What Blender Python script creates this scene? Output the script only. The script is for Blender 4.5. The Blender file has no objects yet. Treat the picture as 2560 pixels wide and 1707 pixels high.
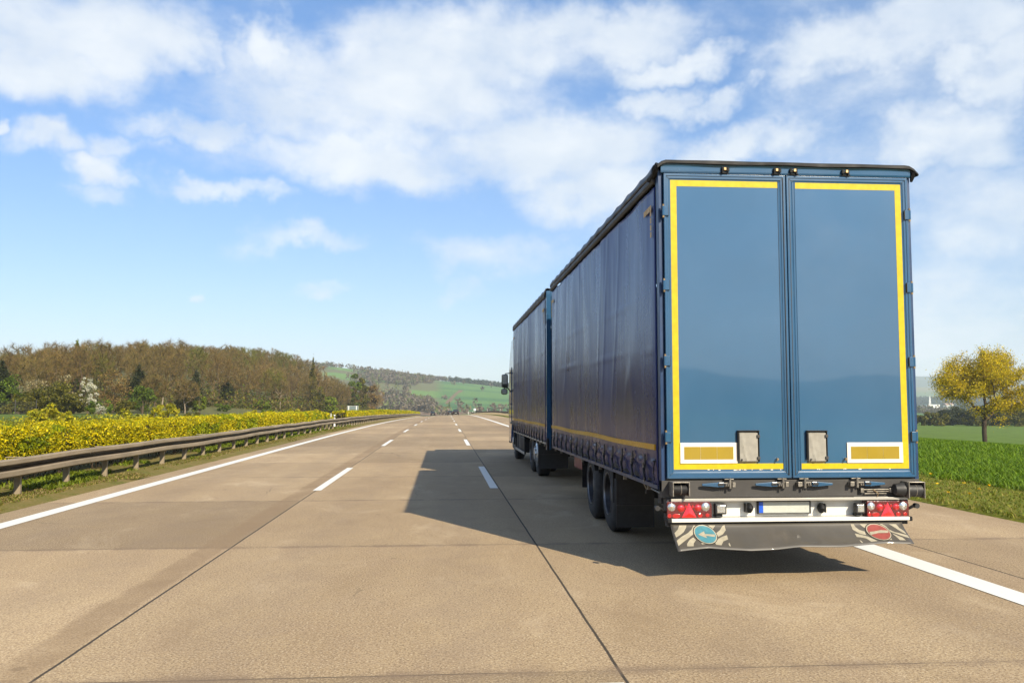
import bpy, math, random
import numpy as np
from mathutils import Vector, Matrix, Euler
R = math.radians
PI = math.pi
sc = bpy.context.scene
COL = sc.collection

# ------------------------------------------------------------------ camera
CAM_H = 1.6276
cd = bpy.data.cameras.new('camera'); cam = bpy.data.objects.new('camera', cd); COL.objects.link(cam)
cam.location = (0, 0, CAM_H)
YAW, PITCH = 0.0777, 0.0716
fw = Vector((math.sin(YAW) * math.cos(PITCH), math.cos(YAW) * math.cos(PITCH), math.sin(PITCH)))
cam.rotation_euler = fw.to_track_quat('-Z', 'Y').to_euler()
cd.sensor_width = 36; cd.lens = 30.824
cd.clip_start = 0.05; cd.clip_end = 20000
sc.camera = cam

# ------------------------------------------------------------------ colour management and sampling
vs = sc.view_settings
vs.view_transform = 'Standard'; vs.look = 'None'; vs.gamma = 1; vs.exposure = 0.80
sc.cycles.use_denoising = True
sc.cycles.max_bounces = 6; sc.cycles.diffuse_bounces = 3; sc.cycles.glossy_bounces = 3
sc.cycles.transmission_bounces = 4; sc.cycles.transparent_max_bounces = 6; sc.cycles.volume_bounces = 1
sc.cycles.sample_clamp_indirect = 6

# ------------------------------------------------------------------ sun and sky
SUN = Vector((0.667, -1.345, 1.0)).normalized()
SUN_EL = math.asin(SUN.z); SUN_ROT = math.atan2(SUN.x, SUN.y)
ld = bpy.data.lights.new('sun', 'SUN'); ld.energy = 5.0; ld.angle = R(0.55); ld.color = (1.0, 0.88, 0.68)
sun = bpy.data.objects.new('sun', ld); COL.objects.link(sun)
sun.rotation_euler = SUN.to_track_quat('Z', 'Y').to_euler(); sun.location = SUN * 50

W = bpy.data.worlds.new('World'); sc.world = W; W.use_nodes = True
def world():
    nt = W.node_tree; N = nt.nodes; L = nt.links; N.clear()
    out = N.new('ShaderNodeOutputWorld'); bg = N.new('ShaderNodeBackground'); L.new(bg.outputs[0], out.inputs[0])
    sky = N.new('ShaderNodeTexSky'); sky.sky_type = 'NISHITA'; sky.sun_disc = False
    sky.sun_elevation = SUN_EL; sky.sun_rotation = SUN_ROT; sky.altitude = 250
    sky.air_density = 1.0; sky.dust_density = 0.9; sky.ozone_density = 2.0
    def math_(op, a, b=None, c=None, clamp=False):
        n = N.new('ShaderNodeMath'); n.operation = op; n.use_clamp = clamp
        for i, v in enumerate((a, b, c)):
            if v is None: continue
            if isinstance(v, (int, float)): n.inputs[i].default_value = v
            else: L.new(v, n.inputs[i])
        return n.outputs[0]
    tc = N.new('ShaderNodeTexCoord'); sep = N.new('ShaderNodeSeparateXYZ'); L.new(tc.outputs['Generated'], sep.inputs[0])
    az = math_('ARCTAN2', sep.outputs[0], sep.outputs[1]); el = math_('ARCSINE', sep.outputs[2])
    comb = N.new('ShaderNodeCombineXYZ'); L.new(az, comb.inputs[0]); L.new(el, comb.inputs[1])
    wn = N.new('ShaderNodeTexNoise'); L.new(comb.outputs[0], wn.inputs['Vector']); wn.inputs['Scale'].default_value = 6.5; wn.inputs['Detail'].default_value = 5; wn.inputs['Roughness'].default_value = 0.6
    wv = N.new('ShaderNodeVectorMath'); wv.operation = 'MULTIPLY_ADD'; L.new(wn.outputs['Color'], wv.inputs[0]); wv.inputs[1].default_value = (0.24, 0.15, 0)
    wo = N.new('ShaderNodeVectorMath'); wo.operation = 'ADD'; L.new(comb.outputs[0], wo.inputs[0]); wo.inputs[1].default_value = (-0.12, -0.075, 0); L.new(wo.outputs[0], wv.inputs[2])
    # clouds of this sky: azimuth, elevation, half width, half height (degrees), density
    CL = CLOUDS
    acc = None
    for (a, e, ra, re, w) in CL:
        m = N.new('ShaderNodeVectorMath'); m.operation = 'SUBTRACT'; L.new(wv.outputs[0], m.inputs[0]); m.inputs[1].default_value = (R(a), R(e), 0)
        s = N.new('ShaderNodeVectorMath'); s.operation = 'MULTIPLY'; L.new(m.outputs[0], s.inputs[0]); s.inputs[1].default_value = (1 / R(ra), 1 / R(re), 0)
        l = N.new('ShaderNodeVectorMath'); l.operation = 'LENGTH'; L.new(s.outputs[0], l.inputs[0])
        mr = N.new('ShaderNodeMapRange'); mr.interpolation_type = 'SMOOTHSTEP'; L.new(l.outputs['Value'], mr.inputs['Value'])
        mr.inputs['From Min'].default_value = 0.2; mr.inputs['From Max'].default_value = 1.7
        mr.inputs['To Min'].default_value = w; mr.inputs['To Max'].default_value = 0
        acc = mr.outputs[0] if acc is None else math_('MAXIMUM', acc, mr.outputs[0])
    # elsewhere in the sky: broken cloud everywhere outside this view
    off = math_('ABSOLUTE', math_('SUBTRACT', az, R(4.5)))
    mr = N.new('ShaderNodeMapRange'); mr.interpolation_type = 'SMOOTHSTEP'; L.new(off, mr.inputs['Value'])
    mr.inputs['From Min'].default_value = R(32); mr.inputs['From Max'].default_value = R(50); mr.inputs['To Max'].default_value = 0.42
    acc = math_('MAXIMUM', acc, mr.outputs[0])
    mr = N.new('ShaderNodeMapRange'); mr.interpolation_type = 'SMOOTHSTEP'; L.new(el, mr.inputs['Value'])
    mr.inputs['From Min'].default_value = R(28); mr.inputs['From Max'].default_value = R(42); mr.inputs['To Max'].default_value = 0.42
    acc = math_('MAXIMUM', acc, mr.outputs[0])
    def noise(scale, detail, rough, sx=1, sy=1, rot=0, off=(0, 0, 0), dist=0):
        mp = N.new('ShaderNodeMapping'); L.new(comb.outputs[0], mp.inputs[0]); mp.inputs['Scale'].default_value = (sx, sy, 1)
        mp.inputs['Rotation'].default_value = (0, 0, rot); mp.inputs['Location'].default_value = off
        n = N.new('ShaderNodeTexNoise'); L.new(mp.outputs[0], n.inputs['Vector'])
        n.inputs['Scale'].default_value = scale; n.inputs['Detail'].default_value = detail; n.inputs['Roughness'].default_value = rough
        n.inputs['Distortion'].default_value = dist
        return n.outputs['Fac']
    mr = N.new('ShaderNodeMapRange'); mr.interpolation_type = 'SMOOTHSTEP'; L.new(az, mr.inputs['Value'])
    mr.inputs['From Min'].default_value = R(8); mr.inputs['From Max'].default_value = R(30); mr.inputs['To Max'].default_value = 0.50
    acc = math_('MAXIMUM', acc, mr.outputs[0])
    n1 = noise(5.5, 9, 0.56, 1, 2.0, R(12), (3.1, 1.7, 0), 0.25)
    n2 = noise(20, 7, 0.6, 1, 1.6, R(15), (9.3, 4.1, 0), 0.15)
    v = math_('ADD', acc, math_('MULTIPLY', math_('SUBTRACT', n1, 0.5), 1.25))
    v = math_('ADD', v, math_('MULTIPLY', math_('SUBTRACT', n2, 0.5), 0.75))
    mr = N.new('ShaderNodeMapRange'); mr.interpolation_type = 'SMOOTHSTEP'; L.new(v, mr.inputs['Value'])
    mr.inputs['From Min'].default_value = 0.10; mr.inputs['From Max'].default_value = 1.10
    cov = mr.outputs[0]
    # thin milky veil low in the sky and to the right
    # cloud light: bright tops, slightly grey-blue thick parts
    n3 = noise(7, 6, 0.55, 1, 1.8, R(10), (1.3, 7.7, 0), 0.3)
    cr = N.new('ShaderNodeValToRGB'); L.new(n3, cr.inputs[0])
    cr.color_ramp.elements[0].position = 0.32; cr.color_ramp.elements[0].color = (5.2, 5.9, 6.9, 1)
    cr.color_ramp.elements[1].position = 0.62; cr.color_ramp.elements[1].color = (6.9, 7.25, 7.6, 1)
    # the clear sky is a little bluer than the model
    tint = N.new('ShaderNodeMix'); tint.data_type = 'RGBA'; tint.blend_type = 'MULTIPLY'; tint.inputs[0].default_value = 1
    L.new(sky.outputs[0], tint.inputs[6])
    te = N.new('ShaderNodeValToRGB'); L.new(math_('MULTIPLY', el, 1 / R(32), clamp=True), te.inputs[0])
    te.color_ramp.elements[0].position = 0.0; te.color_ramp.elements[0].color = (0.86, 0.88, 1.06, 1)
    te.color_ramp.elements[1].position = 1.0; te.color_ramp.elements[1].color = (0.90, 1.27, 1.56, 1)
    e_ = te.color_ramp.elements.new(0.45); e_.color = (0.78, 1.00, 1.25, 1)
    L.new(te.outputs[0], tint.inputs[7])
    mx = N.new('ShaderNodeMix'); mx.data_type = 'RGBA'; L.new(math_('MULTIPLY', cov, 0.94), mx.inputs[0])
    L.new(tint.outputs[2], mx.inputs[6]); L.new(cr.outputs[0], mx.inputs[7])
    L.new(mx.outputs[2], bg.inputs[0]); bg.inputs[1].default_value = 0.078
CLOUDS = [(-22.5, 22.0, 8.2, 2.5, 1), (-23.6, 19.5, 4.7, 1.9, 1), (-18.9, 21.4, 4.6, 1.9, 0.95), (-15.4, 21.4, 1.8, 1.5, 0.75), (-25.9, 15.4, 1.1, 0.5, 1), (-22.5, 14.8, 3.1, 1.2, 1), (-18.5, 14.8, 2.0, 1.3, 0.85), (-19.6, 13.1, 2.2, 1.3, 1), (-20.5, 11.5, 1.9, 0.6, 0.62), (-14.1, 12.7, 2.9, 0.8, 0.78), (-10.6, 22.2, 2.2, 1.7, 0.95), (-3.5, 19.6, 12.2, 4.3, 1), (2.2, 22.9, 10.2, 3.2, 1), (-4.9, 15.5, 9.5, 2.1, 1), (6.6, 16.8, 8.6, 2.9, 1), (9.5, 23.8, 8.5, 2.2, 1), (10.9, 14.0, 7.0, 2.4, 1), (-15.0, 16.7, 3.4, 1.3, 0.85), (14.6, 19.5, 2.8, 1.3, 0.95), (15.2, 21.7, 3.1, 1.1, 0.95), (19.3, 16.3, 4.0, 1.6, 1), (17.7, 19.4, 2.2, 1.0, 0.9), (26.0, 20.7, 6.7, 2.4, 1), (30.9, 21.6, 5.6, 2.3, 1), (34.3, 19.4, 3.2, 3.4, 1), (31.8, 15.0, 4.8, 2.7, 1), (32.8, 10.7, 4.3, 3.7, 0.78), (31.5, 5.3, 5.2, 3.8, 0.66), (-8.4, 10.1, 4.2, 0.8, 0.66), (2.3, 9.6, 4.9, 1.7, 0.68), (-14.9, 6.6, 1.0, 0.4, 0.74), (-6.7, 6.7, 1.2, 0.4, 0.52), (1.1, 7.1, 2.0, 0.7, 0.47), (13.7, 10.9, 7.6, 1.7, 0.51)]
world()

# ------------------------------------------------------------------ object helpers
def tag(o, label=None, cat=None, group=None, kind=None):
    if label: o['label'] = label
    if cat: o['category'] = cat
    if group: o['group'] = group
    if kind: o['kind'] = kind
    return o
def empty(name, loc, label, cat, group=None, rz=0):
    o = bpy.data.objects.new(name, None); COL.objects.link(o); o.location = loc; o.rotation_euler = (0, 0, rz)
    o.empty_display_size = 0.3
    return tag(o, label, cat, group)
def mesh_np(name, V, F, mats=(), parent=None, col=None, uv=None, smooth=False, org=None):
    """V (n,3), F list of int arrays (each (m,k))"""
    V = np.asarray(V, dtype=np.float64)
    if org is not None: V = V - np.asarray(org)
    if not isinstance(F, (list, tuple)): F = [F]
    F = [np.asarray(f, dtype=np.int32) for f in F if len(f)]
    me = bpy.data.meshes.new(name)
    me.vertices.add(len(V)); me.vertices.foreach_set('co', V.astype(np.float32).ravel())
    nl = sum(f.size for f in F); nf = sum(len(f) for f in F)
    me.loops.add(nl); me.loops.foreach_set('vertex_index', np.concatenate([f.ravel() for f in F]))
    me.polygons.add(nf)
    tot = np.concatenate([np.full(len(f), f.shape[1], np.int32) for f in F])
    st = np.concatenate([[0], np.cumsum(tot)[:-1]]).astype(np.int32)
    me.polygons.foreach_set('loop_start', st); me.polygons.foreach_set('loop_total', tot)
    me.polygons.foreach_set('use_smooth', np.full(nf, smooth))
    me.update(calc_edges=True)
    if col is not None:
        a = me.color_attributes.new('col', 'FLOAT_COLOR', 'POINT')
        c = np.ones((len(V), 4), np.float32); c[:, :3] = col; a.data.foreach_set('color', c.ravel())
    if uv is not None:
        u = me.uv_layers.new(name='UVMap'); idx = np.concatenate([f.ravel() for f in F])
        u.data.foreach_set('uv', np.asarray(uv, np.float32)[idx].ravel())
    for m in (mats if isinstance(mats, (list, tuple)) else [mats]): me.materials.append(m)
    o = bpy.data.objects.new(name, me); COL.objects.link(o)
    if parent: o.parent = parent
    return o

class MB:
    """collects solid shapes and links them as one mesh object"""
    def __init__(s): s.v = []; s.f = []
    def add(s, V, F):
        b = len(s.v); s.v += [tuple(p) for p in V]; s.f += [tuple(i + b for i in f) for f in F]; return s
    def box(s, x0, x1, y0, y1, z0, z1):
        return s.add([(x0,y0,z0),(x1,y0,z0),(x1,y1,z0),(x0,y1,z0),(x0,y0,z1),(x1,y0,z1),(x1,y1,z1),(x0,y1,z1)],
                     [(0,3,2,1),(4,5,6,7),(0,1,5,4),(1,2,6,5),(2,3,7,6),(3,0,4,7)])
    def tube(s, pts, r, n=10, cap=True):
        pts = [Vector(p) for p in pts]; rr = r if isinstance(r, (list, tuple)) else [r] * len(pts)
        V = []; F = []
        for i, p in enumerate(pts):
            d = (pts[min(i + 1, len(pts) - 1)] - pts[max(i - 1, 0)]).normalized()
            u = d.cross(Vector((0, 0, 1)) if abs(d.z) < 0.9 else Vector((1, 0, 0))).normalized(); w = d.cross(u)
            for k in range(n):
                a = 2 * PI * k / n; V.append(p + (u * math.cos(a) + w * math.sin(a)) * rr[i])
        for i in range(len(pts) - 1):
            for k in range(n):
                k2 = (k + 1) % n; F.append((i*n+k, i*n+k2, (i+1)*n+k2, (i+1)*n+k))
        if cap: F.append(tuple(range(n))[::-1]); F.append(tuple((len(pts)-1)*n + k for k in range(n)))
        return s.add(V, F)
    def prism(s, poly, axis, a, b):
        """poly of 2-D points extruded along axis (0,1,2) from a to b"""
        n = len(poly)
        def P(q, t): l = list(q); l.insert(axis, t); return tuple(l)
        V = [P(q, a) for q in poly] + [P(q, b) for q in poly]
        F = [tuple(range(n)), tuple(range(n, 2*n))[::-1]] + [(i, (i+1) % n, n+(i+1) % n, n+i) for i in range(n)]
        return s.add(V, F)
    def lathe(s, prof, c, axis=0, n=32, a0=0, a1=2*PI):
        """prof: (offset along axis, radius)"""
        V = []; F = []; full = abs(a1 - a0 - 2*PI) < 1e-6; m = n if full else n + 1
        o = [1, 2] if axis == 0 else ([0, 2] if axis == 1 else [0, 1])
        for (t, r) in prof:
            for k in range(m):
                a = a0 + (a1 - a0) * k / n; p = [0, 0, 0]; p[axis] = c[axis] + t; p[o[0]] = c[o[0]] + r*math.cos(a); p[o[1]] = c[o[1]] + r*math.sin(a); V.append(p)
        for i in range(len(prof) - 1):
            for k in range(n):
                k2 = (k + 1) % m; F.append((i*m+k, i*m+k2, (i+1)*m+k2, (i+1)*m+k))
        return s.add(V, F)
    def ring(s, x0, x1, z0, z1, prof, flip=1):
        """rectangular mitred frame in the XZ plane, prof: (inset, y)"""
        V = []; F = []
        for (d, y) in prof: V += [(x0+d, y, z0+d), (x1-d, y, z0+d), (x1-d, y, z1-d), (x0+d, y, z1-d)]
        for i in range(len(prof) - 1):
            for k in range(4):
                k2 = (k + 1) % 4; F.append((i*4+k, i*4+k2, (i+1)*4+k2, (i+1)*4+k))
        return s.add(V, F)
    def build(s, name, mat, parent=None, bevel=0, smooth=False, label=None):
        o0 = Vector((0, 0, 0)); q = parent
        while q is not None: o0 = o0 + q.location; q = q.parent
        me = bpy.data.meshes.new(name); me.from_pydata([tuple(Vector(p) - o0) for p in s.v], [], s.f); me.update()
        import bmesh
        bm = bmesh.new(); bm.from_mesh(me); bmesh.ops.recalc_face_normals(bm, faces=bm.faces); bm.to_mesh(me); bm.free()
        me.materials.append(mat)
        if smooth:
            me.polygons.foreach_set('use_smooth', [True] * len(me.polygons))
            try: me.set_sharp_from_angle(angle=R(38))
            except Exception: pass
        o = bpy.data.objects.new(name, me); COL.objects.link(o)
        if parent is not None: o.parent = parent
        if bevel:
            b = o.modifiers.new('bevel', 'BEVEL'); b.width = bevel; b.segments = 2; b.limit_method = 'ANGLE'; b.angle_limit = R(40)
        if label: o['label'] = label
        return o
def copy_tree(o, parent=None):
    c = o.copy(); COL.objects.link(c); c.parent = parent
    for ch in [x for x in COL.objects if x.parent is o]: copy_tree(ch, c)
    return c
def sm(t): t = np.clip(t, 0, 1); return t * t * (3 - 2 * t)
def vnoise(x, y, seed=0):
    x = np.asarray(x, float); y = np.asarray(y, float)
    def h(i, j):
        v = np.sin(i * 127.1 + j * 311.7 + seed * 74.7) * 43758.5453; return v - np.floor(v)
    i, j = np.floor(x), np.floor(y); u, v = sm(x - i), sm(y - j)
    return (h(i, j)*(1-u) + h(i+1, j)*u)*(1-v) + (h(i, j+1)*(1-u) + h(i+1, j+1)*u)*v
def fbm(x, y, seed=0, o=4):
    s = 0; a = 0.5
    for k in range(o): s = s + a * vnoise(np.asarray(x) * 2**k, np.asarray(y) * 2**k, seed + k); a *= 0.5
    return s

# ------------------------------------------------------------------ materials
class MT:
    def __init__(s, name):
        s.m = bpy.data.materials.new(name); s.m.use_nodes = True; s.nt = s.m.node_tree; s.N = s.nt.nodes; s.L = s.nt.links
        s.b = s.N['Principled BSDF']
    def node(s, t, **k):
        n = s.N.new(t)
        for a, v in k.items(): setattr(n, a, v)
        return n
    def put(s, v, sock):
        if isinstance(v, (int, float)): sock.default_value = v
        elif isinstance(v, tuple): sock.default_value = v if len(v) != 3 or sock.type != 'RGBA' else v + (1,)
        else: s.L.new(v, sock)
    def math(s, op, a, b=0.0, c=0.0, clamp=False):
        n = s.node('ShaderNodeMath', operation=op, use_clamp=clamp)
        for i, v in enumerate((a, b, c)): s.put(v, n.inputs[i])
        return n.outputs[0]
    def coord(s, kind='Object'): return s.node('ShaderNodeTexCoord').outputs[kind]
    def noise(s, scale, detail=4, rough=0.55, vec=None, stretch=(1, 1, 1), dist=0, rot=(0, 0, 0)):
        mp = s.node('ShaderNodeMapping'); s.L.new(vec if vec is not None else s.coord(), mp.inputs[0]); mp.inputs['Scale'].default_value = stretch; mp.inputs['Rotation'].default_value = rot
        n = s.node('ShaderNodeTexNoise'); s.L.new(mp.outputs[0], n.inputs['Vector']); n.inputs['Scale'].default_value = scale
        n.inputs['Detail'].default_value = detail; n.inputs['Roughness'].default_value = rough; n.inputs['Distortion'].default_value = dist
        return n.outputs['Fac']
    def step(s, v, a, b, lo=0.0, hi=1.0):
        n = s.node('ShaderNodeMapRange', interpolation_type='SMOOTHSTEP'); s.put(v, n.inputs['Value'])
        n.inputs['From Min'].default_value = a; n.inputs['From Max'].default_value = b; n.inputs['To Min'].default_value = lo; n.inputs['To Max'].default_value = hi
        return n.outputs[0]
    def mix(s, f, a, b, blend='MIX'):
        n = s.node('ShaderNodeMix', data_type='RGBA', blend_type=blend); s.put(f, n.inputs[0]); s.put(a, n.inputs[6]); s.put(b, n.inputs[7]); return n.outputs[2]
    def bump(s, h, strength, dist=0.01):
        n = s.node('ShaderNodeBump'); s.put(h, n.inputs['Height']); n.inputs['Strength'].default_value = strength; n.inputs['Distance'].default_value = dist
        s.L.new(n.outputs[0], s.b.inputs['Normal']); return n
    def set(s, **k):
        for a, v in k.items(): s.put(v, s.b.inputs[{'base': 'Base Color', 'rough': 'Roughness', 'metal': 'Metallic', 'spec': 'Specular IOR Level', 'coat': 'Coat Weight', 'coatr': 'Coat Roughness', 'trans': 'Transmission Weight', 'ior': 'IOR', 'emit': 'Emission Color', 'emits': 'Emission Strength'}[a]])
        return s.m
def simple(name, c, rough=0.5, metal=0.0, var=0.12, scale=12, bump=0.0, dirt=None, coat=0.0, spec=0.5, stretch=(1, 1, 1)):
    t = MT(name); n = t.noise(scale, 5, 0.6, stretch=stretch)
    d = tuple(x * (1 - var * 1.6) for x in c); l = tuple(min(1, x * (1 + var)) for x in c)
    base = t.mix(t.step(n, 0.3, 0.7), d, l)
    if dirt:
        n2 = t.noise(3.3, 8, 0.7, stretch=stretch); base = t.mix(t.step(n2, 0.48, 0.8, 0, dirt[1]), base, dirt[0])
    t.set(base=base, metal=metal, coat=coat, spec=spec)
    t.put(t.step(t.noise(scale * 0.7, 4, 0.6), 0.2, 0.8, max(0.02, rough - 0.08), min(1, rough + 0.1)), t.b.inputs['Roughness'])
    if bump: t.bump(t.noise(scale * 6, 3, 0.6), bump, 0.005)
    return t.m
def foliage_mat(name, trans=0.35, rough=0.6):
    t = MT(name); a = t.node('ShaderNodeAttribute', attribute_name='col')
    geo = t.node('ShaderNodeNewGeometry')
    v = t.step(geo.outputs['Random Per Island'], 0, 1, 0.72, 1.28)
    mul = t.node('ShaderNodeVectorMath', operation='SCALE'); t.L.new(a.outputs['Color'], mul.inputs[0]); t.L.new(v, mul.inputs['Scale'])
    t.set(base=mul.outputs[0], rough=rough, spec=0.25)
    if trans:
        tr = t.node('ShaderNodeBsdfTranslucent'); t.L.new(mul.outputs[0], tr.inputs[0]); mx = t.node('ShaderNodeMixShader'); mx.inputs[0].default_value = trans
        t.L.new(t.b.outputs[0], mx.inputs[1]); t.L.new(tr.outputs[0], mx.inputs[2]); t.L.new(mx.outputs[0], t.N['Material Output'].inputs[0])
    return t.m
M = {}
M['leaf'] = foliage_mat('leaf', 0.35)
M['twig'] = foliage_mat('twig', 0.0, 0.85)
def bark(name, c):
    t = MT(name); n = t.noise(9, 6, 0.7, stretch=(1, 1, 0.25))
    t.set(base=t.mix(t.step(n, 0.3, 0.7), tuple(x * 0.55 for x in c), tuple(x * 1.2 for x in c)), rough=0.9, spec=0.2); t.bump(n, 0.6, 0.02); return t.m
M['bark'] = bark('bark', (0.10, 0.075, 0.05)); M['pale_bark'] = bark('pale_bark', (0.26, 0.21, 0.15)); M['dark_bark'] = bark('dark_bark', (0.055, 0.04, 0.028))

# ------------------------------------------------------------------ shape of the land
def rc(Y):                       # sideways drift of the road's centre
    Y = np.asarray(Y, float); return 1.6e-5 * np.clip(Y, 0, 200)**2
def drop(Y):
    Y = np.asarray(Y, float); t = np.clip(Y - 30, 0, 201.6)
    return 3.1e-5 * t**2 + 0.0125 * np.clip(Y - 231.6, 0, None) + 2e-5 * np.clip(Y - 460, 0, None)**2 - 0.0125 * np.clip(Y - 900, 0, None) * 0
def rz(X, Y):
    X = np.asarray(X, float); return -drop(Y) + 0.035 * sm((np.asarray(Y, float) - 40) / 130) * (np.clip(X, -24, 9) - rc(Y))
RX = [-1e5, -1200, -600, -300, -184, -125, -50, -13, 30, 98, 200, 350, 500, 650, 1e5]
RZ = [60, 66, 76, 70, 66, 58, 47, 42, 38.5, 31, 30, 22, 6, -9, -10]
def land(X, Y):
    X = np.asarray(X, float); Y = np.asarray(Y, float)
    near = rz(X, np.minimum(Y, 520))
    t = X - 9
    right = np.interp(t, [0, 12, 61, 181, 400, 900, 9000], [0, 0.0, -3.4, -6.2, -8.5, -11, -11])
    g = near * np.exp(-np.clip(t, 0, None) / 60) + right
    l = -24 - X
    q = X / np.clip(Y, 40, None)
    ang = np.interp(q, [-0.9, -0.60, -0.50, -0.40, -0.26, -0.205, -0.15, -0.129, -0.103, -0.087, -0.076, -0.066, 0], [0.03, 0.035, 0.058, 0.067, 0.067, 0.066, 0.059, 0.053, 0.041, 0.038, 0.030, 0.014, 0.0])
    hill = np.clip(1.6 + 0.955 * ang * np.clip(Y, 0, 420) - 9.8 + 1.2 * (fbm(X / 18, Y / 18, 3) - 0.5), 0, 22) * sm((l - 8) / 34)
    lf = 1.0 * sm(l / 14) + hill * sm((Y - 75) / 60)
    g = np.where(l > 0, near * np.exp(-np.clip(l, 0, None) / 150) + lf, g)
    # beyond the crest: valley and the far hillsides
    w = sm((Y - 520) / 260)
    far = -8 + 2 * fbm(X / 90, Y / 90, 5)
    g = g * (1 - w) + np.where(X > 350, np.minimum(g, -8), far) * w
    ridge = np.interp(X * 1500 / np.clip(Y, 700, 1600), RX, RZ)
    up = sm((Y - 640) / 900)
    g = g * (1 - up) + (ridge + 5 * (fbm(X / 160, Y / 160, 8) - 0.5) * sm((ridge + 5) / 20)) * up
    q = X / np.clip(Y, 1, None)
    g = g + (Y > 1700) * (sm((q - 0.30) / 0.12) * (26 * sm((Y - 1700) / 800) + 62 * sm((Y - 2900) / 900) + 110 * sm((Y - 4200) / 1500)))
    g = g - (Y > 1700) * (1 - sm((q - 0.30) / 0.12)) * 30 * sm((Y - 1700) / 900)
    # unseen rise for the treeline behind the viewer, shaped for the door reflections
    back = sm((-Y - 70) / 160)
    g = g + back * (1 + 21 * fbm(X / 24, Y / 60, 11))
    return g
def gz(x, y): return float(land(x, y))

def axis(*segs):
    out = []
    for a, b, s in segs: out += list(np.arange(a, b, s))
    out.append(segs[-1][1]); return np.array(out, float)
GX = axis((-3200, -700, 120), (-700, -200, 25), (-200, -40, 5), (-40, 40, 1.5), (40, 120, 5), (120, 700, 20), (700, 1500, 50), (1500, 7000, 150))
GY = axis((-600, -60, 20), (-60, 60, 3), (60, 320, 5), (320, 600, 12), (600, 1700, 18), (1700, 3000, 60), (3000, 8600, 160))
gxx, gyy = np.meshgrid(GX, GY); gzz = land(gxx, gyy)
inroad = (gxx > -24.5) & (gxx < 9.2) & (gyy < 620)
gzz = gzz - 0.06 * inroad
def woodmask(X, Y):
    """where the far hillsides carry trees"""
    n = fbm(X / 95, Y / 110, 21, 5); q = X * 1500 / np.clip(Y, 1, None)
    rightfield = sm((q + 25) / 30)
    m = n + 0.06 * (1 - rightfield) - 0.42 * rightfield
    m = np.where((q > 12) & (q < 130) & (Y > 1420) & (Y < 1560), 1.0, m)          # dark wood on the right hilltop
    m = np.where((Y > 1450) & (Y < 1530) & (q < 20) & (n > 0.40), 1.0, m)
    m = np.where((q > 350) & (((Y > 330) & (Y < 420)) | ((Y > 1650) & (Y < 2500)) | ((Y > 900) & (Y < 1150) & (n > 0.42))), 1.0, m)
    m = np.where((q > 350) & (Y > 450) & (Y < 900) & (n < 0.55), 0, m)
    return m
wm = woodmask(gxx, gyy)
C = np.zeros(gxx.shape + (3,), np.float32)
grass = np.array([0.055, 0.105, 0.018]); field = np.array([0.075, 0.15, 0.012]); scrub = np.array([0.10, 0.085, 0.05]); meadow = np.array([0.085, 0.15, 0.04]); soil = np.array([0.19, 0.13, 0.085]); wheatc = np.array([0.05, 0.15, 0.015])
C[:] = grass
C[(gxx > 9.5)] = field
C[(gyy > 45) & (gxx > 22)] = np.array([0.085, 0.135, 0.018])
n = fbm(gxx / 60, gyy / 60, 31)
far = gyy > 540
patch = fbm(gxx / 150 + 7, gyy / 210, 33, 3)
fc = np.where((patch > 0.50)[..., None], meadow, np.where((patch > 0.40)[..., None], meadow * 1.25, scrub * 0.85 + meadow * 0.3))
q15 = gxx * 1500 / np.clip(gyy, 1, None)
rf = sm((q15 + 20) / 25)[..., None]
gb = np.where((fbm(gxx / 300, gyy / 45, 35, 3) > 0.5)[..., None], np.array([0.05, 0.125, 0.045]), np.array([0.085, 0.17, 0.05]))
fc = fc * (1 - rf) + gb * rf
C[far] = fc[far]
tr = far & (np.abs(q15 - 5 - (gyy - 900) * 0.10) < 4) & (gyy > 900) & (gyy < 1150); C[tr] = soil * 0.8
tr = far & (gyy < 760) & (q15 > -40) & (q15 < 150); C[tr] = soil * 0.9
C[far & (wm > 0.56)] = scrub * 0.6
rfar = (gxx / np.clip(gyy, 1, None) > 0.33) & (gyy > 2600); C[rfar] = np.where((fbm(gxx / 400, gyy / 300, 41, 3) > 0.48)[..., None], np.array([0.16, 0.15, 0.08]), np.array([0.09, 0.14, 0.05]))[rfar]
C[(gyy > 4200)] = np.array([0.05, 0.07, 0.04])
C[(gyy < -110)] = np.array([0.035, 0.04, 0.02])  # dark wood tone of the unseen rise, mirrored in the doors
C[(gxx < -24) & (gyy > 60) & (gyy < 540)] = np.array([0.10, 0.10, 0.035])
C[(gxx < -24) & (gyy <= 128)] = np.array([0.08, 0.115, 0.016])
nx, ny = len(GX), len(GY)
idx = np.arange(nx * ny).reshape(ny, nx)
Fq = np.stack([idx[:-1, :-1], idx[:-1, 1:], idx[1:, 1:], idx[1:, :-1]], -1).reshape(-1, 4)
t = MT('ground'); a = t.node('ShaderNodeAttribute', attribute_name='col')
nn = t.noise(0.35, 8, 0.7); n2 = t.noise(6, 4, 0.6)
v = t.math('MULTIPLY', t.step(nn, 0.25, 0.75, 0.72, 1.25), t.step(n2, 0.2, 0.8, 0.8, 1.2))
mul = t.node('ShaderNodeVectorMath', operation='SCALE'); t.L.new(a.outputs['Color'], mul.inputs[0]); t.L.new(v, mul.inputs['Scale'])
t.set(base=mul.outputs[0], rough=0.95, spec=0.15); t.bump(n2, 0.5, 0.05)
ground = mesh_np('ground', np.stack([gxx, gyy, gzz], -1).reshape(-1, 3), Fq, t.m, col=C.reshape(-1, 3), smooth=True)
tag(ground, 'green fields, verges and rolling hillsides around the motorway', kind='structure')

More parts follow.
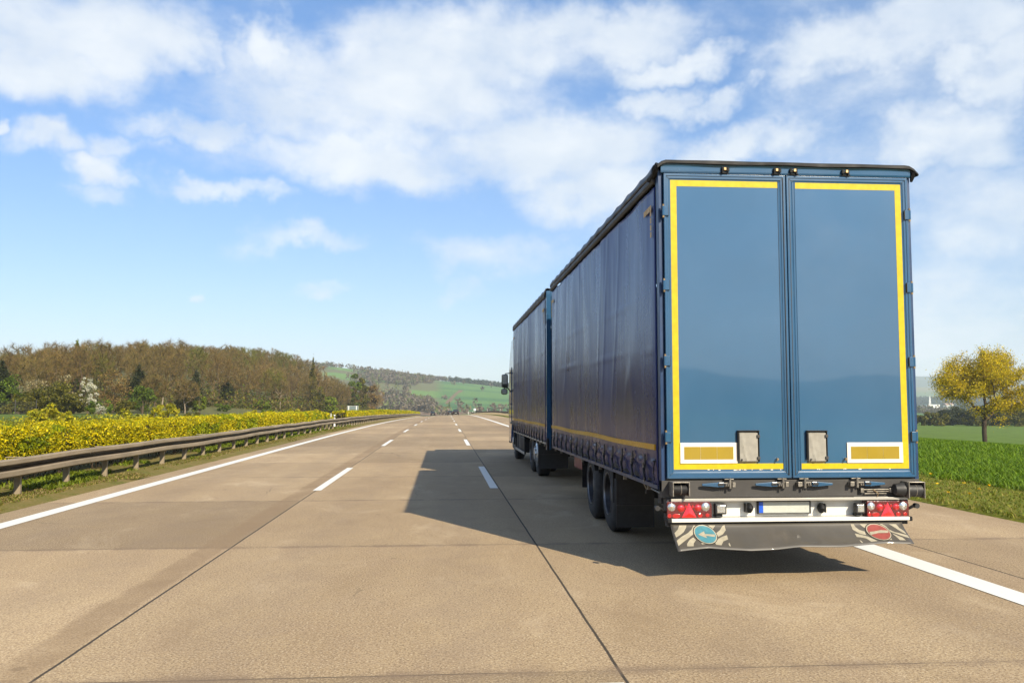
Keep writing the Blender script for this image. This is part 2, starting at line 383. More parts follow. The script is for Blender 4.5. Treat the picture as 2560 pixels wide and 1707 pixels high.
# ------------------------------------------------------------------ carriageways
def strip(name, x0, x1, ys, mat, dz=0.0, nx=2, thick=0, kind='structure', label=None):
    xs = np.linspace(x0, x1, nx); X, Y = np.meshgrid(xs, ys); Xc = X + rc(Y); Z = rz(Xc, Y) + dz
    i = np.arange(X.size).reshape(X.shape); F = np.stack([i[:-1, :-1], i[:-1, 1:], i[1:, 1:], i[1:, :-1]], -1).reshape(-1, 4)
    V = np.stack([Xc, Y, Z], -1).reshape(-1, 3)
    if thick:
        n0 = len(V); bot = V - [0, 0, thick]; V = np.concatenate([V, bot]); e = []
        for a, b in ((i[:, 0], 1), (i[:, -1], -1)):
            q = np.stack([a[:-1], a[1:], a[1:] + n0, a[:-1] + n0], -1); e.append(q if b > 0 else q[:, ::-1])
        F = np.concatenate([F] + e)
        uv = np.concatenate([np.stack([X, Y], -1).reshape(-1, 2)] * 2)
    else: uv = np.stack([X, Y], -1).reshape(-1, 2)
    o = mesh_np(name, V, F, mat, uv=uv, smooth=False); tag(o, label, kind=kind); return o
RY = axis((-60, 30, 3), (30, 300, 4), (300, 700, 10))
XL_, XR_ = -6.58, 7.97
def concrete(name, main=True):
    t = MT(name); uvn = t.node('ShaderNodeUVMap'); uvn.uv_map = 'UVMap'; uv = uvn.outputs[0]
    sep = t.node('ShaderNodeSeparateXYZ'); t.L.new(uv, sep.inputs[0]); s, y = sep.outputs[0], sep.outputs[1]
    # colour of each slab differs a little
    wn = t.node('ShaderNodeTexWhiteNoise', noise_dimensions='2D'); cb = t.node('ShaderNodeCombineXYZ')
    t.put(t.math('FLOOR', t.math('DIVIDE', t.math('ADD', y, 0.0 - 0.55), 4.9)), cb.inputs[0])
    lane = t.math('ADD', t.math('GREATER_THAN', s, -2.41), t.math('ADD', t.math('GREATER_THAN', s, 1.085), t.math('GREATER_THAN', s, 5.43)))
    t.put(lane, cb.inputs[1]); t.L.new(cb.outputs[0], wn.inputs['Vector'])
    slab = t.step(wn.outputs['Value'], 0, 1, 0.80, 1.10)
    big = t.noise(0.35, 6, 0.65, uv, (1, 0.35, 1)); mid = t.noise(2.2, 7, 0.68, uv, (1, 0.6, 1)); fine = t.noise(22, 4, 0.7, uv); grit = t.noise(62, 3, 0.75, uv)
    base = t.mix(t.step(big, 0.3, 0.7), (0.300, 0.212, 0.116), (0.425, 0.316, 0.184))
    base = t.mix(t.step(mid, 0.30, 0.75, 0, 0.45), base, (0.29, 0.205, 0.13))
    base = t.mix(t.step(fine, 0.46, 0.66, 0, 0.55), base, (0.215, 0.15, 0.09))
    base = t.mix(t.step(grit, 0.50, 0.62, 0, 0.85), base, (0.14, 0.10, 0.06))
    base = t.mix(t.step(grit, 0.46, 0.34, 0, 0.75), base, (0.58, 0.48, 0.34))
    blot = t.noise(0.9, 8, 0.74, uv, (1, 0.55, 1), 0.6); base = t.mix(t.step(blot, 0.52, 0.70, 0, 0.55), base, (0.235, 0.165, 0.095)); base = t.mix(t.step(blot, 0.46, 0.30, 0, 0.4), base, (0.50, 0.395, 0.26))
    drip = t.node('ShaderNodeTexVoronoi'); t.L.new(uv, drip.inputs['Vector']); drip.inputs['Scale'].default_value = 1.3
    base = t.mix(t.math('MULTIPLY', t.step(drip.outputs['Distance'], 0.035, 0.09, 0.55, 0), t.step(t.noise(0.5, 2, 0.5, uv), 0.50, 0.60)), base, (0.10, 0.07, 0.045))
    sc_ = t.node('ShaderNodeVectorMath', operation='SCALE'); t.L.new(base, sc_.inputs[0]); t.put(slab, sc_.inputs['Scale']); base = sc_.outputs[0]
    wob = t.math('MULTIPLY', t.math('SUBTRACT', t.noise(1.4, 5, 0.7, uv, (0.01, 1, 1)), 0.5), 0.10)
    wobx = t.math('MULTIPLY', t.math('SUBTRACT', t.noise(1.4, 5, 0.7, uv, (1, 0.01, 1)), 0.5), 0.10)
    def line(coord, at, half, soft, w):
        d = t.math('ABSOLUTE', t.math('SUBTRACT', coord, at)); return t.step(d, half, half + soft, w, 0)
    if main:
        # rubber and oil worn into the wheel paths
        for c in (-5.0, -3.4, -1.45, 0.15, 2.1, 3.9):
            base = t.mix(t.math('MULTIPLY', line(t.math('ADD', s, wob), c, 0.12, 0.42, 0.22), t.step(mid, 0.2, 0.7)), base, (0.20, 0.15, 0.105))
        # resealed strip beside the left joint
        sx = t.math('ADD', s, t.math('MULTIPLY', wob, 0.9))
        base = t.mix(t.math('MULTIPLY', line(t.math('ADD', sx, t.math('MULTIPLY', t.math('SUBTRACT', mid, 0.5), 0.22)), -2.60, 0.11, 0.09, 0.75), t.step(blot, 0.35, 0.6, 0.45, 1)), base, (0.215, 0.148, 0.085))
        for c, hw in ((-2.41, 0.007), (1.085, 0.0065), (5.43, 0.007)):
            base = t.mix(line(t.math('ADD', s, t.math('MULTIPLY', wob, 0.18)), c, hw, 0.008, 0.93), base, (0.028, 0.024, 0.02))
    fr = t.math('FRACT', t.math('DIVIDE', t.math('ADD', t.math('ADD', y, t.math('MULTIPLY', wobx, 0.25)), -0.55), 4.9))
    dist = t.math('MULTIPLY', t.math('MINIMUM', fr, t.math('SUBTRACT', 1.0, fr)), 4.9)
    base = t.mix(t.math('MULTIPLY', t.step(dist, 0.005, 0.014, 0.80, 0), t.step(t.noise(0.7, 4, 0.6, uv), 0.40, 0.60, 0.35, 1)), base, (0.06, 0.045, 0.035))
    base = t.mix(t.math('MULTIPLY', t.step(dist, 0.02, 0.14, 0.55, 0), t.step(mid, 0.35, 0.6)), base, (0.17, 0.12, 0.08))
    # hairline cracks
    vo = t.node('ShaderNodeTexVoronoi', feature='DISTANCE_TO_EDGE'); mp = t.node('ShaderNodeMapping'); t.L.new(uv, mp.inputs[0]); mp.inputs['Scale'].default_value = (0.22, 0.13, 1)
    dn = t.node('ShaderNodeTexNoise'); t.L.new(uv, dn.inputs['Vector']); dn.inputs['Scale'].default_value = 1.6; dn.inputs['Detail'].default_value = 5
    va = t.node('ShaderNodeVectorMath', operation='MULTIPLY_ADD'); t.L.new(dn.outputs['Color'], va.inputs[0]); va.inputs[1].default_value = (0.10, 0.10, 0); t.L.new(mp.outputs[0], va.inputs[2])
    t.L.new(va.outputs[0], vo.inputs['Vector']); vo.inputs['Scale'].default_value = 1
    crack = t.math('MULTIPLY', t.step(vo.outputs['Distance'], 0.0008, 0.0022, 0.6, 0), t.step(t.noise(0.23, 2, 0.5, uv), 0.55, 0.62))
    base = t.mix(crack, base, (0.05, 0.04, 0.03))
    t.set(base=base, rough=0.86, spec=0.25)
    t.bump(t.math('ADD', t.math('MULTIPLY', grit, 0.6), fine), 0.55, 0.006)
    return t.m
M['concrete'] = concrete('road_concrete'); M['concrete2'] = concrete('far_concrete', False)
strip('road', XL_, XR_, RY, M['concrete'], 0.0, 8, 0.10, label='beige concrete motorway carriageway with three lanes and a hard shoulder')
strip('opposite_road', -22.6, -11.2, RY, M['concrete2'], 0.0, 5, 0.06, label='concrete carriageway for oncoming traffic behind the hedge')
def paint(name):
    t = MT(name); uvn = t.node('ShaderNodeUVMap'); uvn.uv_map = 'UVMap'; uv = uvn.outputs[0]
    n = t.noise(30, 5, 0.7, uv, (1, 0.12, 1)); n2 = t.noise(120, 2, 0.6, uv)
    base = t.mix(t.step(n, 0.60, 0.78, 0, 0.75), (0.66, 0.65, 0.60), (0.40, 0.34, 0.26)); base = t.mix(t.step(n2, 0.62, 0.75, 0, 0.6), base, (0.35, 0.3, 0.24))
    t.set(base=base, rough=0.6); t.bump(n2, 0.4, 0.003); return t.m
M['paint'] = paint('road_paint')
strip('edge_line', -6.05, -5.78, RY, M['paint'], 0.005, label='solid white line along the left edge of the road')
strip('edge_line', 4.70, 5.00, RY, M['paint'], 0.005, label='solid white line between the right lane and the hard shoulder')
def dashes(x, y0, w, label):
    Vs = []; Fs = []; U = []; k = 0
    for n_ in range(-4, 30):
        a = y0 + 18 * n_
        for (ya, yb) in ((a - 3, a), (a, a + 3)):
            for yy in (ya, yb):
                for s_ in (-w / 2, w / 2):
                    X = x + s_ + float(rc(yy)); Vs.append((X, yy, float(rz(X, yy)) + 0.005)); U.append((x + s_, yy))
            Fs.append((k, k + 1, k + 3, k + 2)); k += 4
    o = mesh_np('lane_dashes', Vs, np.array(Fs), M['paint'], uv=U); tag(o, label, kind='structure')
dashes(-2.39, 20.0, 0.155, 'broken white line between the left and middle lanes')
dashes(0.985, 20.2, 0.155, 'broken white line between the middle and right lanes')

# ------------------------------------------------------------------ vehicle materials
M['blue'] = simple('blue_paint', (0.016, 0.070, 0.150), 0.20, 0, 0.06, 1.3, coat=0.5, spec=0.5, dirt=((0.05, 0.09, 0.13), 0.35))
M['blue_panel'] = simple('blue_door_panel', (0.018, 0.078, 0.165), 0.17, 0, 0.04, 0.9, coat=1.0, spec=0.5)
M['blue_dark'] = simple('dark_blue_frame', (0.010, 0.035, 0.10), 0.35, 0, 0.1, 4)
M['blue_panel'].node_tree.nodes['Principled BSDF'].inputs['IOR'].default_value = 1.8
M['blue'].node_tree.nodes['Principled BSDF'].inputs['IOR'].default_value = 1.6
def tarp(name):
    t = MT(name); st = t.noise(6.0, 5, 0.65, stretch=(1, 1.6, 0.10)); st2 = t.noise(1.1, 6, 0.65, stretch=(1, 1, 0.35)); fine = t.noise(60, 3, 0.6)
    base = t.mix(t.step(st2, 0.3, 0.7), (0.006, 0.015, 0.098), (0.010, 0.024, 0.135))
    sep = t.node('ShaderNodeSeparateXYZ'); t.L.new(t.coord(), sep.inputs[0])
    up = t.step(sep.outputs[2], 1.9, 3.7)                                        # grime that ran down from the rail
    base = t.mix(t.math('MULTIPLY', t.step(st, 0.52, 0.66, 0, 0.85), up), base, (0.006, 0.009, 0.022))
    low_tone = t.step(sep.outputs[2], 2.3, 0.9, 0, 0.45)  # purplish tone, stronger towards the bottom
    base = t.mix(t.math('MULTIPLY', low_tone, t.step(st2, 0.25, 0.7, 0.5, 1)), base, (0.026, 0.018, 0.046))
    t.set(base=base, spec=0.20); t.put(t.step(st2, 0.2, 0.8, 0.20, 0.38), t.b.inputs['Roughness'])
    t.bump(t.math('ADD', t.math('MULTIPLY', t.noise(3.4, 5, 0.6, stretch=(1, 1.2, 0.22)), 1.0), t.math('MULTIPLY', fine, 0.02)), 0.24, 0.020); return t.m
M['tarp'] = tarp('curtain_tarpaulin')
M['roof_tarp'] = simple('roof_tarpaulin', (0.022, 0.030, 0.060), 0.45, 0, 0.3, 5)
M['black'] = simple('black_rubber', (0.014, 0.014, 0.015), 0.55, 0, 0.2, 20)
M['tyre'] = simple('tyre_rubber', (0.018, 0.018, 0.019), 0.75, 0, 0.2, 14, bump=0.2, dirt=((0.07, 0.06, 0.05), 0.3))
M['seal'] = simple('seal_edge', (0.013, 0.013, 0.014), 0.6, 0, 0.2, 9, spec=0.2)
M['sill'] = simple('sill_metal', (0.038, 0.035, 0.033), 0.6, 0, 0.15, 3, dirt=((0.02, 0.019, 0.018), 0.5))
M['chassis'] = simple('chassis_metal', (0.018, 0.018, 0.020), 0.6, 0.1, 0.25, 5)
M['steel'] = simple('dull_steel', (0.22, 0.20, 0.17), 0.45, 0.5, 0.25, 30, dirt=((0.06, 0.045, 0.03), 0.5))
M['alu'] = simple('aluminium', (0.36, 0.345, 0.31), 0.42, 0.2, 0.06, 8, stretch=(0.3, 1, 1), dirt=((0.35, 0.32, 0.27), 0.4))
M['white'] = simple('white_paint', (0.60, 0.59, 0.55), 0.4, 0, 0.04, 6, dirt=((0.5, 0.46, 0.38), 0.35))
M['yellow'] = simple('yellow_tape', (0.47, 0.355, 0.003), 0.5, 0, 0.06, 20, dirt=((0.36, 0.215, 0.008), 0.35), spec=0.3)
M['orange'] = simple('amber_tape', (0.55, 0.30, 0.012), 0.4, 0, 0.10, 30)
M['amber'] = simple('amber_plate', (0.27, 0.185, 0.006), 0.36, 0, 0.02, 6)
M['cream'] = simple('cream_plate', (0.66, 0.60, 0.52), 0.35, 0, 0.03, 12)
M['grey_cover'] = simple('grey_cover', (0.25, 0.235, 0.20), 0.6, 0, 0.08, 14, bump=0.15)
M['bronze'] = simple('bronze_pin', (0.35, 0.24, 0.12), 0.4, 0.6, 0.2, 40)
M['plate'] = simple('number_plate_white', (0.40, 0.42, 0.38), 0.3, 0, 0.03, 25)
M['eu_blue'] = simple('plate_band', (0.010, 0.08, 0.50), 0.3, 0, 0.05, 20)
M['darkred'] = simple('dark_red_box', (0.16, 0.008, 0.018), 0.4, 0, 0.1, 6)
M['rim'] = simple('wheel_rim', (0.030, 0.030, 0.034), 0.4, 0.5, 0.2, 14)
M['rim_edge_glint'] = simple('rim_edge_glint', (0.20, 0.20, 0.21), 0.35, 0.8, 0.1, 14)  # bright ring; the highlight reflected along the rim is put into its colour
M['hub'] = simple('bright_hub', (0.42, 0.45, 0.48), 0.3, 0.7, 0.1, 10)
M['flap'] = simple('spray_flap', (0.055, 0.049, 0.040), 0.5, 0, 0.10, 2.2, coat=0.3, dirt=((0.09, 0.075, 0.058), 0.5), stretch=(1, 1, 0.6))
M['flap_stripe'] = simple('flap_stripe', (0.30, 0.27, 0.20), 0.45, 0, 0.10, 18, dirt=((0.30, 0.26, 0.18), 0.5))
M['sign_blue'] = simple('sign_blue', (0.045, 0.17, 0.21), 0.45, 0, 0.10, 18)
M['sign_red'] = simple('sign_red', (0.22, 0.045, 0.035), 0.45, 0, 0.10, 18)
def glassy(name, c, rough=0.05, trans=0.0, bumps=0.0, scale=60, metal=0.0):
    t = MT(name); t.set(base=c, rough=rough, spec=0.8, coat=1.0, metal=metal, trans=trans); t.b.inputs['Coat Roughness'].default_value = 0.04
    if bumps: t.bump(t.noise(scale, 2, 0.5), bumps, 0.004)
    return t.m
M['red_lens'] = glassy('red_lens', (0.34, 0.004, 0.005), 0.08, 0, 0.5, 90)
M['red_dark'] = glassy('red_housing', (0.085, 0.003, 0.007), 0.08, 0, 0.3, 40)
M['red_bright'] = glassy('red_reflector', (0.55, 0.006, 0.006), 0.2, 0, 0.2, 120)
M['clear'] = glassy('clear_lens', (0.62, 0.62, 0.60), 0.15, 0, 1.0, 55, 0.85)
M['glass'] = glassy('dark_glass', (0.012, 0.016, 0.018), 0.04)
M['mirror'] = simple('mirror_glass', (0.7, 0.72, 0.72), 0.05, 1.0, 0.02, 2)
M['cab'] = simple('cab_paint', (0.02, 0.06, 0.17), 0.2, 0, 0.05, 2, coat=0.7)

# ------------------------------------------------------------------ parts shared by the trailer and the lorry in front
def curtain(parent, side, y0, y1, x, z0, z1, spacing, first, label, seed):
    """tarpaulin side with real folds, pulled in between its straps"""
    ys = np.arange(y0, y1 + 0.001, 0.045); zs = np.arange(z0, z1 + 0.001, 0.04)
    Y, Z = np.meshgrid(ys, zs); top = sm((Z - 2.4) / 1.4)
    d = 0.008 * (vnoise(Y * 2.3 + 0.15 * Z, Z * 0.5, seed) - 0.5) * (0.45 + top)
    d += 0.007 * (vnoise(Y * 6.3, Z * 0.7, seed + 4) - 0.5) * (0.25 + 1.1 * top)
    ridge = np.abs(vnoise(Y * 1.6 + 0.35 * Z, Z * 0.35, seed + 9) - 0.5); d += 0.006 * np.exp(-(ridge / 0.05)**2) * sm((Z - 1.3) / 0.6)
    d += 0.020 * (vnoise(Y * 0.45, Z * 0.5, seed + 13) - 0.5)
    for k in range(int((y1 - y0) / spacing) + 2):                              # roof posts and slats pressing from inside
        pass
    for zs_ in (2.17, 2.70): d += 0.004 * np.exp(-((Z - zs_ - 0.012 * (Y - y0)) / 0.012)**2)
    ph = np.abs(np.cos(PI * (Y - first) / spacing)); low = sm((1.14 - Z) / 0.10)
    d += 0.024 * np.exp(-((Z - 1.035) / 0.022)**2) - low * (0.020 * ph) + low * 0.008
    d += 0.012 * low * (vnoise(Y * 7, Z * 9, seed + 3) - 0.5) - 0.012 * sm((0.93 - Z) / 0.06)
    edge = np.minimum(sm((Y - y0) / 0.12), sm((y1 - Y) / 0.12)); d = d * edge
    Xc = x + side * (0.004 + d)
    i = np.arange(Y.size).reshape(Y.shape); F = np.stack([i[:-1, :-1], i[:-1, 1:], i[1:, 1:], i[1:, :-1]], -1).reshape(-1, 4)
    if side > 0: F = F[:, ::-1]
    V = np.stack([Xc, Y, Z], -1).reshape(-1, 3)
    o = mesh_np('side_curtain', V, F[:, ::-1], M['tarp'], parent, smooth=True, org=parent.location)
    sol = o.modifiers.new('thickness', 'SOLIDIFY'); sol.thickness = 0.006; sol.offset = -1
    if label: o['label'] = label
    # yellow strip made of short retro-reflective pieces
    tp = MB(); y = y0 + 0.06
    zt = 1.208
    while y < y1 - 0.06:
        e = min(y + 0.052, y1 - 0.05); xx = x + side * (0.020 + 0.004 * math.sin(y * 3.1)); dz = 0.006 * math.sin(y * 1.7)
        tp.add([(xx, y, zt-0.027+dz), (xx, e, zt-0.027+dz), (xx, e, zt+0.027+dz), (xx, y, zt+0.027+dz), (x+side*0.008, y, zt-0.027+dz), (x+side*0.008, e, zt-0.027+dz), (x+side*0.008, e, zt+0.027+dz), (x+side*0.008, y, zt+0.027+dz)],
               [(0,1,2,3),(0,4,5,1),(3,2,6,7),(0,3,7,4),(1,5,6,2)])
        y = e + 0.004
    tp.build('reflective_strip', M['orange'], o)
    # corner marks at the top, near both ends
    if side < 0:
        for (ya, sgn) in ((y0 + 0.09, 1), (y1 - 0.09, -1)):
            b = MB()
            for k in range(5):
                yy = ya + sgn * k * 0.065; b.box(x - 0.022, x - 0.018, min(yy, yy + sgn * 0.050), max(yy, yy + sgn * 0.050), 3.545 - 0.002 * k, 3.60 - 0.002 * k)
                b.box(x - 0.022, x - 0.018, min(ya, ya + sgn * 0.040), max(ya, ya + sgn * 0.040), 3.545 - 0.070 * (k + 1) + 0.014, 3.545 - 0.070 * k - 0.002) if k < 4 else None
            b.build('corner_mark', M['orange'], o)
    return o
def strap(parent, x, y, side, loop):
    sx = side
    b = MB().box(min(x + sx*0.030, x + sx*0.018), max(x + sx*0.030, x + sx*0.018), y - 0.020, y + 0.020, 1.01, 1.13)
    b.tube([(x + sx*0.024, y, 1.02), (x + sx*0.034, y, 0.95), (x + sx*0.020, y + 0.01, 0.862)], 0.012, 6)
    b.box(min(x + sx*0.026, x + sx*0.040), max(x + sx*0.026, x + sx*0.040), y - 0.016, y + 0.016, 0.865, 0.93)
    s = b.build('buckle_strap', M['black'], parent, bevel=0.003)
    l = MB(); pts = []
    for k in range(9):
        a = k / 8 * PI * 2; pts.append((x + sx*(0.040 + 0.006*math.sin(a)), y - loop * (0.5 - 0.5*math.cos(a)) * 0.11, 0.985 - (0.5 - 0.5*math.cos(a)) * (0.085 + 0.03*loop) + 0.022*math.sin(a)))
    l.tube(pts, 0.0085, 5).build('loose_end', M['black'], s)
    k = MB().box(min(x + sx*0.036, x + sx*0.050), max(x + sx*0.036, x + sx*0.050), y - 0.010, y + 0.010, 0.985, 1.045)
    k.box(min(x + sx*0.030, x + sx*0.042), max(x + sx*0.030, x + sx*0.042), y - 0.012, y + 0.012, 0.845, 0.868)
    k.build('buckle', M['steel'], s, bevel=0.002)
def wheel(parent, x, y, r, w, side, hub=False, dual=False):
    """x is the outer face; side -1 faces left"""
    s = side; k = r / 0.48
    prof = [(0.03, 0.265), (0.004, 0.275), (0.0, 0.30), (0.006, 0.36), (0.012, 0.42), (0.035, 0.462), (0.055, 0.478), (0.10, 0.480)]
    prof = [(a, b * k) for a, b in prof]; full = prof + [(w - a, b) for a, b in prof[::-1]]
    t = MB().lathe([(-s * a, b) for a, b in full], (x, y, r), 0, 40)
    tread = MB()
    ty = t.build('wheel', M['tyre'], parent, smooth=True)
    g = MB()
    for q in (0.25, 0.42, 0.58, 0.75):                                          # tread grooves
        g.lathe([(-s * (w * q - 0.004), 0.482 * k), (-s * (w * q), 0.4835 * k), (-s * (w * q + 0.004), 0.482 * k)], (x, y, r), 0, 40)
    g.build('tread_groove', M['black'], ty, smooth=True)
    if dual: MB().lathe([(-s * (a + w + 0.03), b) for a, b in full], (x, y, r), 0, 32).build('inner_tyre', M['tyre'], ty, smooth=True)
    rim = MB()
    if hub: rp = [(0.03, 0.278), (0.01, 0.272), (0.012, 0.255), (-0.01, 0.235), (-0.03, 0.15), (-0.06, 0.13), (-0.07, 0.06), (-0.07, 0.0)]
    else: rp = [(0.03, 0.278), (0.012, 0.272), (0.02, 0.255), (0.11, 0.235), (0.14, 0.19), (0.12, 0.14), (0.05, 0.12), (0.04, 0.06), (0.04, 0.0)]
    rim.lathe([(-s * a, b * k) for a, b in rp], (x, y, r), 0, 36)
    ro = rim.build('rim', M['hub'] if hub else M['rim'], ty, smooth=True)
    MB().lathe([(-s * 0.012, 0.2745 * k), (s * 0.004, 0.272 * k), (s * 0.004, 0.262 * k), (-s * 0.014, 0.258 * k)], (x, y, r), 0, 40).build('rim_edge_glint', M['rim_edge_glint'], ty, smooth=True)
    nb = MB(); dd = -0.035 if hub else 0.125
    for i in range(10):
        a = 2 * PI * i / 10; nb.tube([(x - s*(dd + 0.02), y + 0.165*k*math.cos(a), r + 0.165*k*math.sin(a)), (x - s*(dd - 0.02), y + 0.165*k*math.cos(a), r + 0.165*k*math.sin(a))], 0.014, 6)
    nb.build('wheel_nuts', M['steel'], ty)
def roof(parent, x0, x1, y0, y1, z, seed, label=None):
    """tarpaulin roof with its bows showing as low ridges and a wavy hem over both side rails"""
    n = int((y1 - y0) / 0.06); ys = np.linspace(y0, y1, n); bow = 0.022 * np.abs(np.sin(PI * (ys - y0) / 0.62))
    prof = [(-0.012, -0.085), (-0.018, -0.05), (-0.008, -0.012), (0.03, 0.006), (0.12, 0.012), (0.5, 0.014)]
    P = [(x0 + a, b) for a, b in prof] + [(x1 - a, b) for a, b in prof[::-1]]
    V = []
    for i, y in enumerate(ys):
        for j, (x, dz) in enumerate(P):
            e = j < 4 or j >= len(P) - 4; k = 1 if e else 0.35
            wob = 0.010 * (float(vnoise(y * 3.1, j * 0.7, seed)) - 0.5)
            V.append((x + (wob if e else 0), y, z + dz + (0.022 - bow[i]) * k * (1 if j in (2, 3, len(P)-3, len(P)-4) else 0.6) + wob * 0.5))
    m = len(P); F = [(i*m+j, i*m+j+1, (i+1)*m+j+1, (i+1)*m+j) for i in range(n-1) for j in range(m-1)]
    b = MB().add(V, F); o = b.build('roof', M['roof_tarp'], parent, smooth=True, label=label)
    s = o.modifiers.new('thickness', 'SOLIDIFY'); s.thickness = 0.012
    return o
def side_rail(parent, x, y0, y1, z, side):
    b = MB(); pts = [(x, z + 0.045), (x + side*0.018, z + 0.040), (x + side*0.030, z + 0.018), (x + side*0.030, z - 0.012), (x + side*0.016, z - 0.034), (x, z - 0.038)]
    b.prism(pts, 1, y0, y1); return b.build('roof_rail', M['sill'], parent, smooth=False)

TRX0, TRX1, TRY = 2.063, 4.613, 8.23
ST_Y = [8.83, 9.41, 9.96, 10.52, 11.07, 11.66, 12.26, 12.81, 13.37, 13.94, 14.53, 15.09, 15.66, 16.14]

def door(parent, x0, x1, z0, z1, hinge_x, hs, frame_in):
    d = MB().box(x0 + 0.002, x1 - 0.002, TRY + 0.030, TRY + 0.055, z0 + 0.002, z1 - 0.002)
    panel = MB().box(x0 + 0.06, x1 - 0.06, TRY + 0.008, TRY + 0.029, z0 + 0.06, z1 - 0.05)
    dr = panel.build('door', M['blue_panel'], parent)
    d.build('door_core', M['blue_dark'], dr)
    MB().ring(x0, x1, z0, z1, [(0, TRY + 0.03), (0, TRY - 0.006), (0.004, TRY - 0.010), (0.022, TRY - 0.010), (0.027, TRY - 0.003), (0.046, TRY - 0.003), (0.052, TRY + 0.004), (0.064, TRY + 0.007), (0.066, TRY + 0.012)]).build('door_frame', M['blue'], dr)
    sl = MB(); xs = x1 - 0.026 if hs < 0 else x0 + 0.026                           # rubber seal line down the closing edge
    sl.box(xs - 0.0025, xs + 0.0025, TRY - 0.0115, TRY - 0.002, z0 + 0.03, z1 - 0.03)
    for (cx, cz, sx, sz) in ((x0, z0, 1, 1), (x1, z0, -1, 1), (x0, z1, 1, -1), (x1, z1, -1, -1)):      # sealed mitres
        sl.add([(cx + sx*0.001, TRY - 0.0112, cz + sz*0.003), (cx + sx*0.003, TRY - 0.0112, cz + sz*0.001), (cx + sx*0.066, TRY - 0.0050, cz + sz*0.064), (cx + sx*0.064, TRY - 0.0050, cz + sz*0.066)], [(0, 1, 2, 3)])
    sl.build('door_seal', M['black'], dr)
    for z in (3.49, 2.768, 2.042, 1.318):
        h = MB(); a, b = (hinge_x, hinge_x + 0.052) if hs < 0 else (hinge_x - 0.052, hinge_x)
        h.box(a, b, TRY - 0.026, TRY - 0.012, z - 0.046, z + 0.046)
        h.tube([(hinge_x, TRY - 0.018, z - 0.046), (hinge_x, TRY - 0.018, z + 0.046)], 0.013, 10)
        ho = h.build('hinge', M['blue'], dr, bevel=0.003)
        p = MB(); p.tube([(hinge_x, TRY - 0.018, z + 0.046), (hinge_x, TRY - 0.018, z + 0.064)], 0.010, 8).tube([(hinge_x, TRY - 0.018, z - 0.066), (hinge_x, TRY - 0.018, z - 0.046)], 0.010, 8)
        p.build('hinge_pin', M['bronze'], ho)
        e = MB(); ex = b if hs < 0 else a; e.box(ex - 0.002, ex + 0.002, TRY - 0.0275, TRY - 0.011, z - 0.048, z + 0.048); e.build('hinge_edge', M['black'], ho)
    return dr

